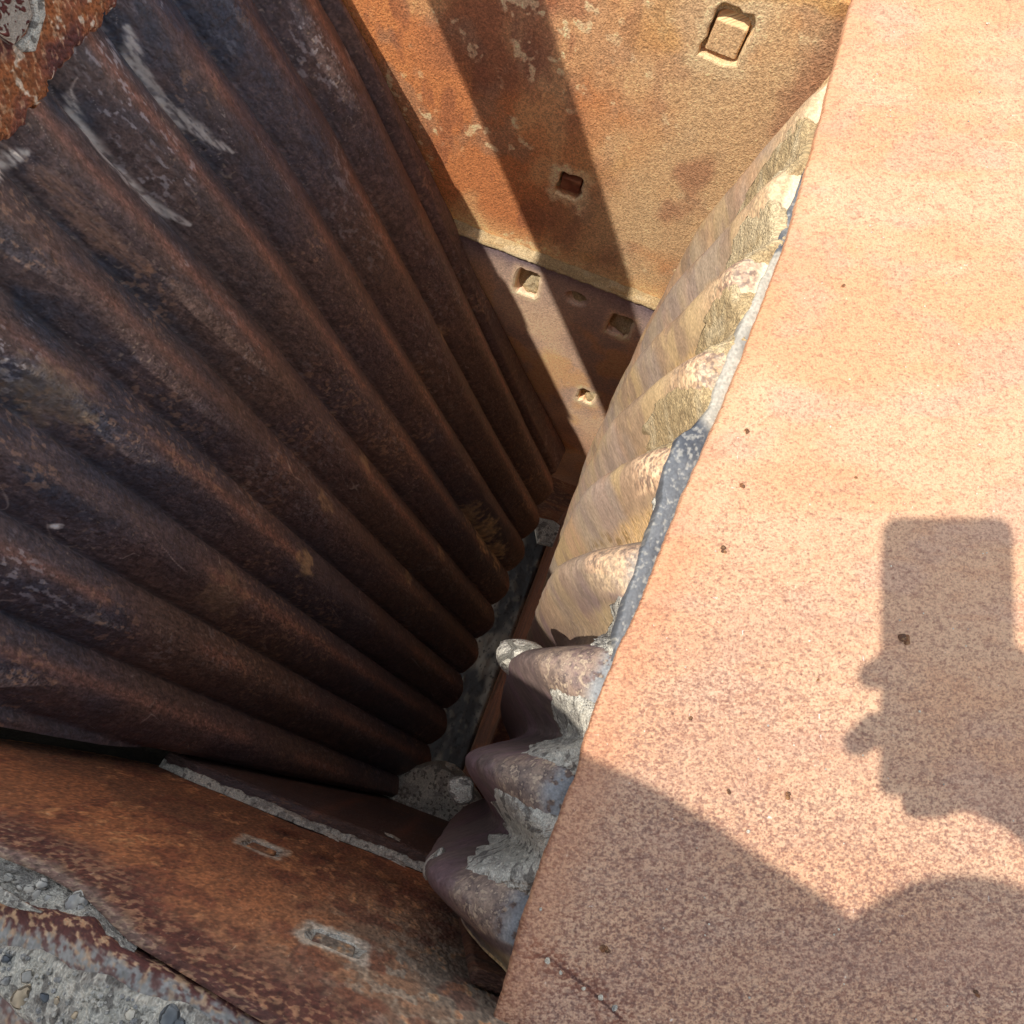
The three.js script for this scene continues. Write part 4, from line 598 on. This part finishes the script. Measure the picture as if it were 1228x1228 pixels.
  const head = join([cap(H(0, 0.04, -0.02), H(0, 0.03, 0.015), 0.088, 0.08), cap(H(0, -0.02, 0.03), H(0, -0.08, 0.055), 0.066, 0.038), cap(H(0, 0.0, 0.095), H(0, -0.028, 0.112), 0.009, 0.013), cap(H(-0.03, 0.02, 0.078), H(0.03, 0.02, 0.078), 0.014, 0.014), cap(H(-0.022, -0.062, 0.085), H(0.022, -0.062, 0.085), 0.009, 0.009), cap(H(-0.082, -0.015, -0.005), H(-0.082, 0.018, -0.012), 0.012, 0.016), cap(H(0.082, -0.015, -0.005), H(0.082, 0.018, -0.012), 0.012, 0.016), cap(H(0, -0.05, -0.02), V(0.03, 0.6, 0.44), 0.055, 0.062)], 0.018);
  const headG = solid(hc, 0.2, 84, head);
  const sL = V(-0.14, 0.605, 0.322), eL = V(-0.41, 0.61, 0.275), wL = V(-0.6, 0.47, 0.2), sR = V(0.2, 0.58, 0.41), eR = V(0.33, 0.47, 0.26), ch = V(0.04, 0.5, 0.5), pv = V(0.02, 0.16, 0.78);
  const body = join([cap(sL, sR, 0.08, 0.09), cap(V(-0.04, 0.61, 0.298), V(-0.22, 0.61, 0.27), 0.068, 0.068), cap(ch, pv, 0.15, 0.15), cap(sL, V(0.0, 0.45, 0.55), 0.08, 0.14), cap(sR, V(0.06, 0.4, 0.55), 0.09, 0.13), cap(sL, eL, 0.07, 0.07), cap(V(-0.1, 0.52, 0.42), V(-0.42, 0.53, 0.38), 0.1, 0.09), cap(eL, wL, 0.08, 0.05), cap(wL, V(-0.66, 0.42, 0.16), 0.045, 0.04), cap(sR, eR, 0.075, 0.058), cap(eR, wrist, 0.056, 0.03), cap(V(0.03, 0.6, 0.44), V(0.03, 0.55, 0.47), 0.062, 0.08),
    cap(V(-0.08, 0.14, 0.78), V(-0.1, -0.3, 0.72), 0.11, 0.072), cap(V(-0.1, -0.3, 0.72), V(-0.11, -0.7, 0.8), 0.07, 0.048), cap(V(-0.11, -0.72, 0.8), V(-0.12, -0.75, 0.66), 0.045, 0.04), cap(V(0.12, 0.14, 0.78), V(0.13, -0.3, 0.74), 0.11, 0.072), cap(V(0.13, -0.3, 0.74), V(0.14, -0.7, 0.82), 0.07, 0.048), cap(V(0.14, -0.72, 0.82), V(0.15, -0.75, 0.68), 0.045, 0.04)], 0.05);
  const bodyG = solid(V(-0.1, -0.05, 0.45), 0.88, 96, body);
  const whole = mergeGeometries([bodyG, headG, hand]), P = whole.attributes.position, col = new Float32Array(P.count * 3), nb = bodyG.attributes.position.count;
  for (let i = 0; i < P.count; i++) { const c = i >= nb ? [0.42, 0.25, 0.17] : P.getY(i) < 0.12 ? [0.03, 0.035, 0.05] : P.getX(i) < -0.62 ? [0.42, 0.25, 0.17] : [0.05, 0.07, 0.1]; col.set(c, i * 3); }
  whole.setAttribute('color', new THREE.BufferAttribute(col, 3));
  const pt = thing('person', 'person in a dark jacket leaning over and holding the phone, seen only as a shadow', 'person', null, V(0, -0.79, 0.75));
  mesh('body', whole, new THREE.MeshStandardMaterial({ vertexColors: true, roughness: 0.85 }), pt);
  const wk = thing('walkway', 'steel walkway beside the machine under the photographer', 'walkway', null, V(0, -0.82, 1.0));
  mesh('deck', triUV(boxGeo(-1.4, 1.4, -0.83, -0.795, 0.445, 1.6, 0.004), 0.4), M.rust, wk);
  for (const [x, z] of [[-1.3, 1.5], [1.3, 1.5], [-1.3, 0.55], [1.3, 0.55]]) mesh('leg', triUV(boxGeo(x - 0.03, x + 0.03, -2.59, -0.831, z - 0.03, z + 0.03, 0.004), 0.4), M.rust, wk);
}
renderer.render(scene, camera);
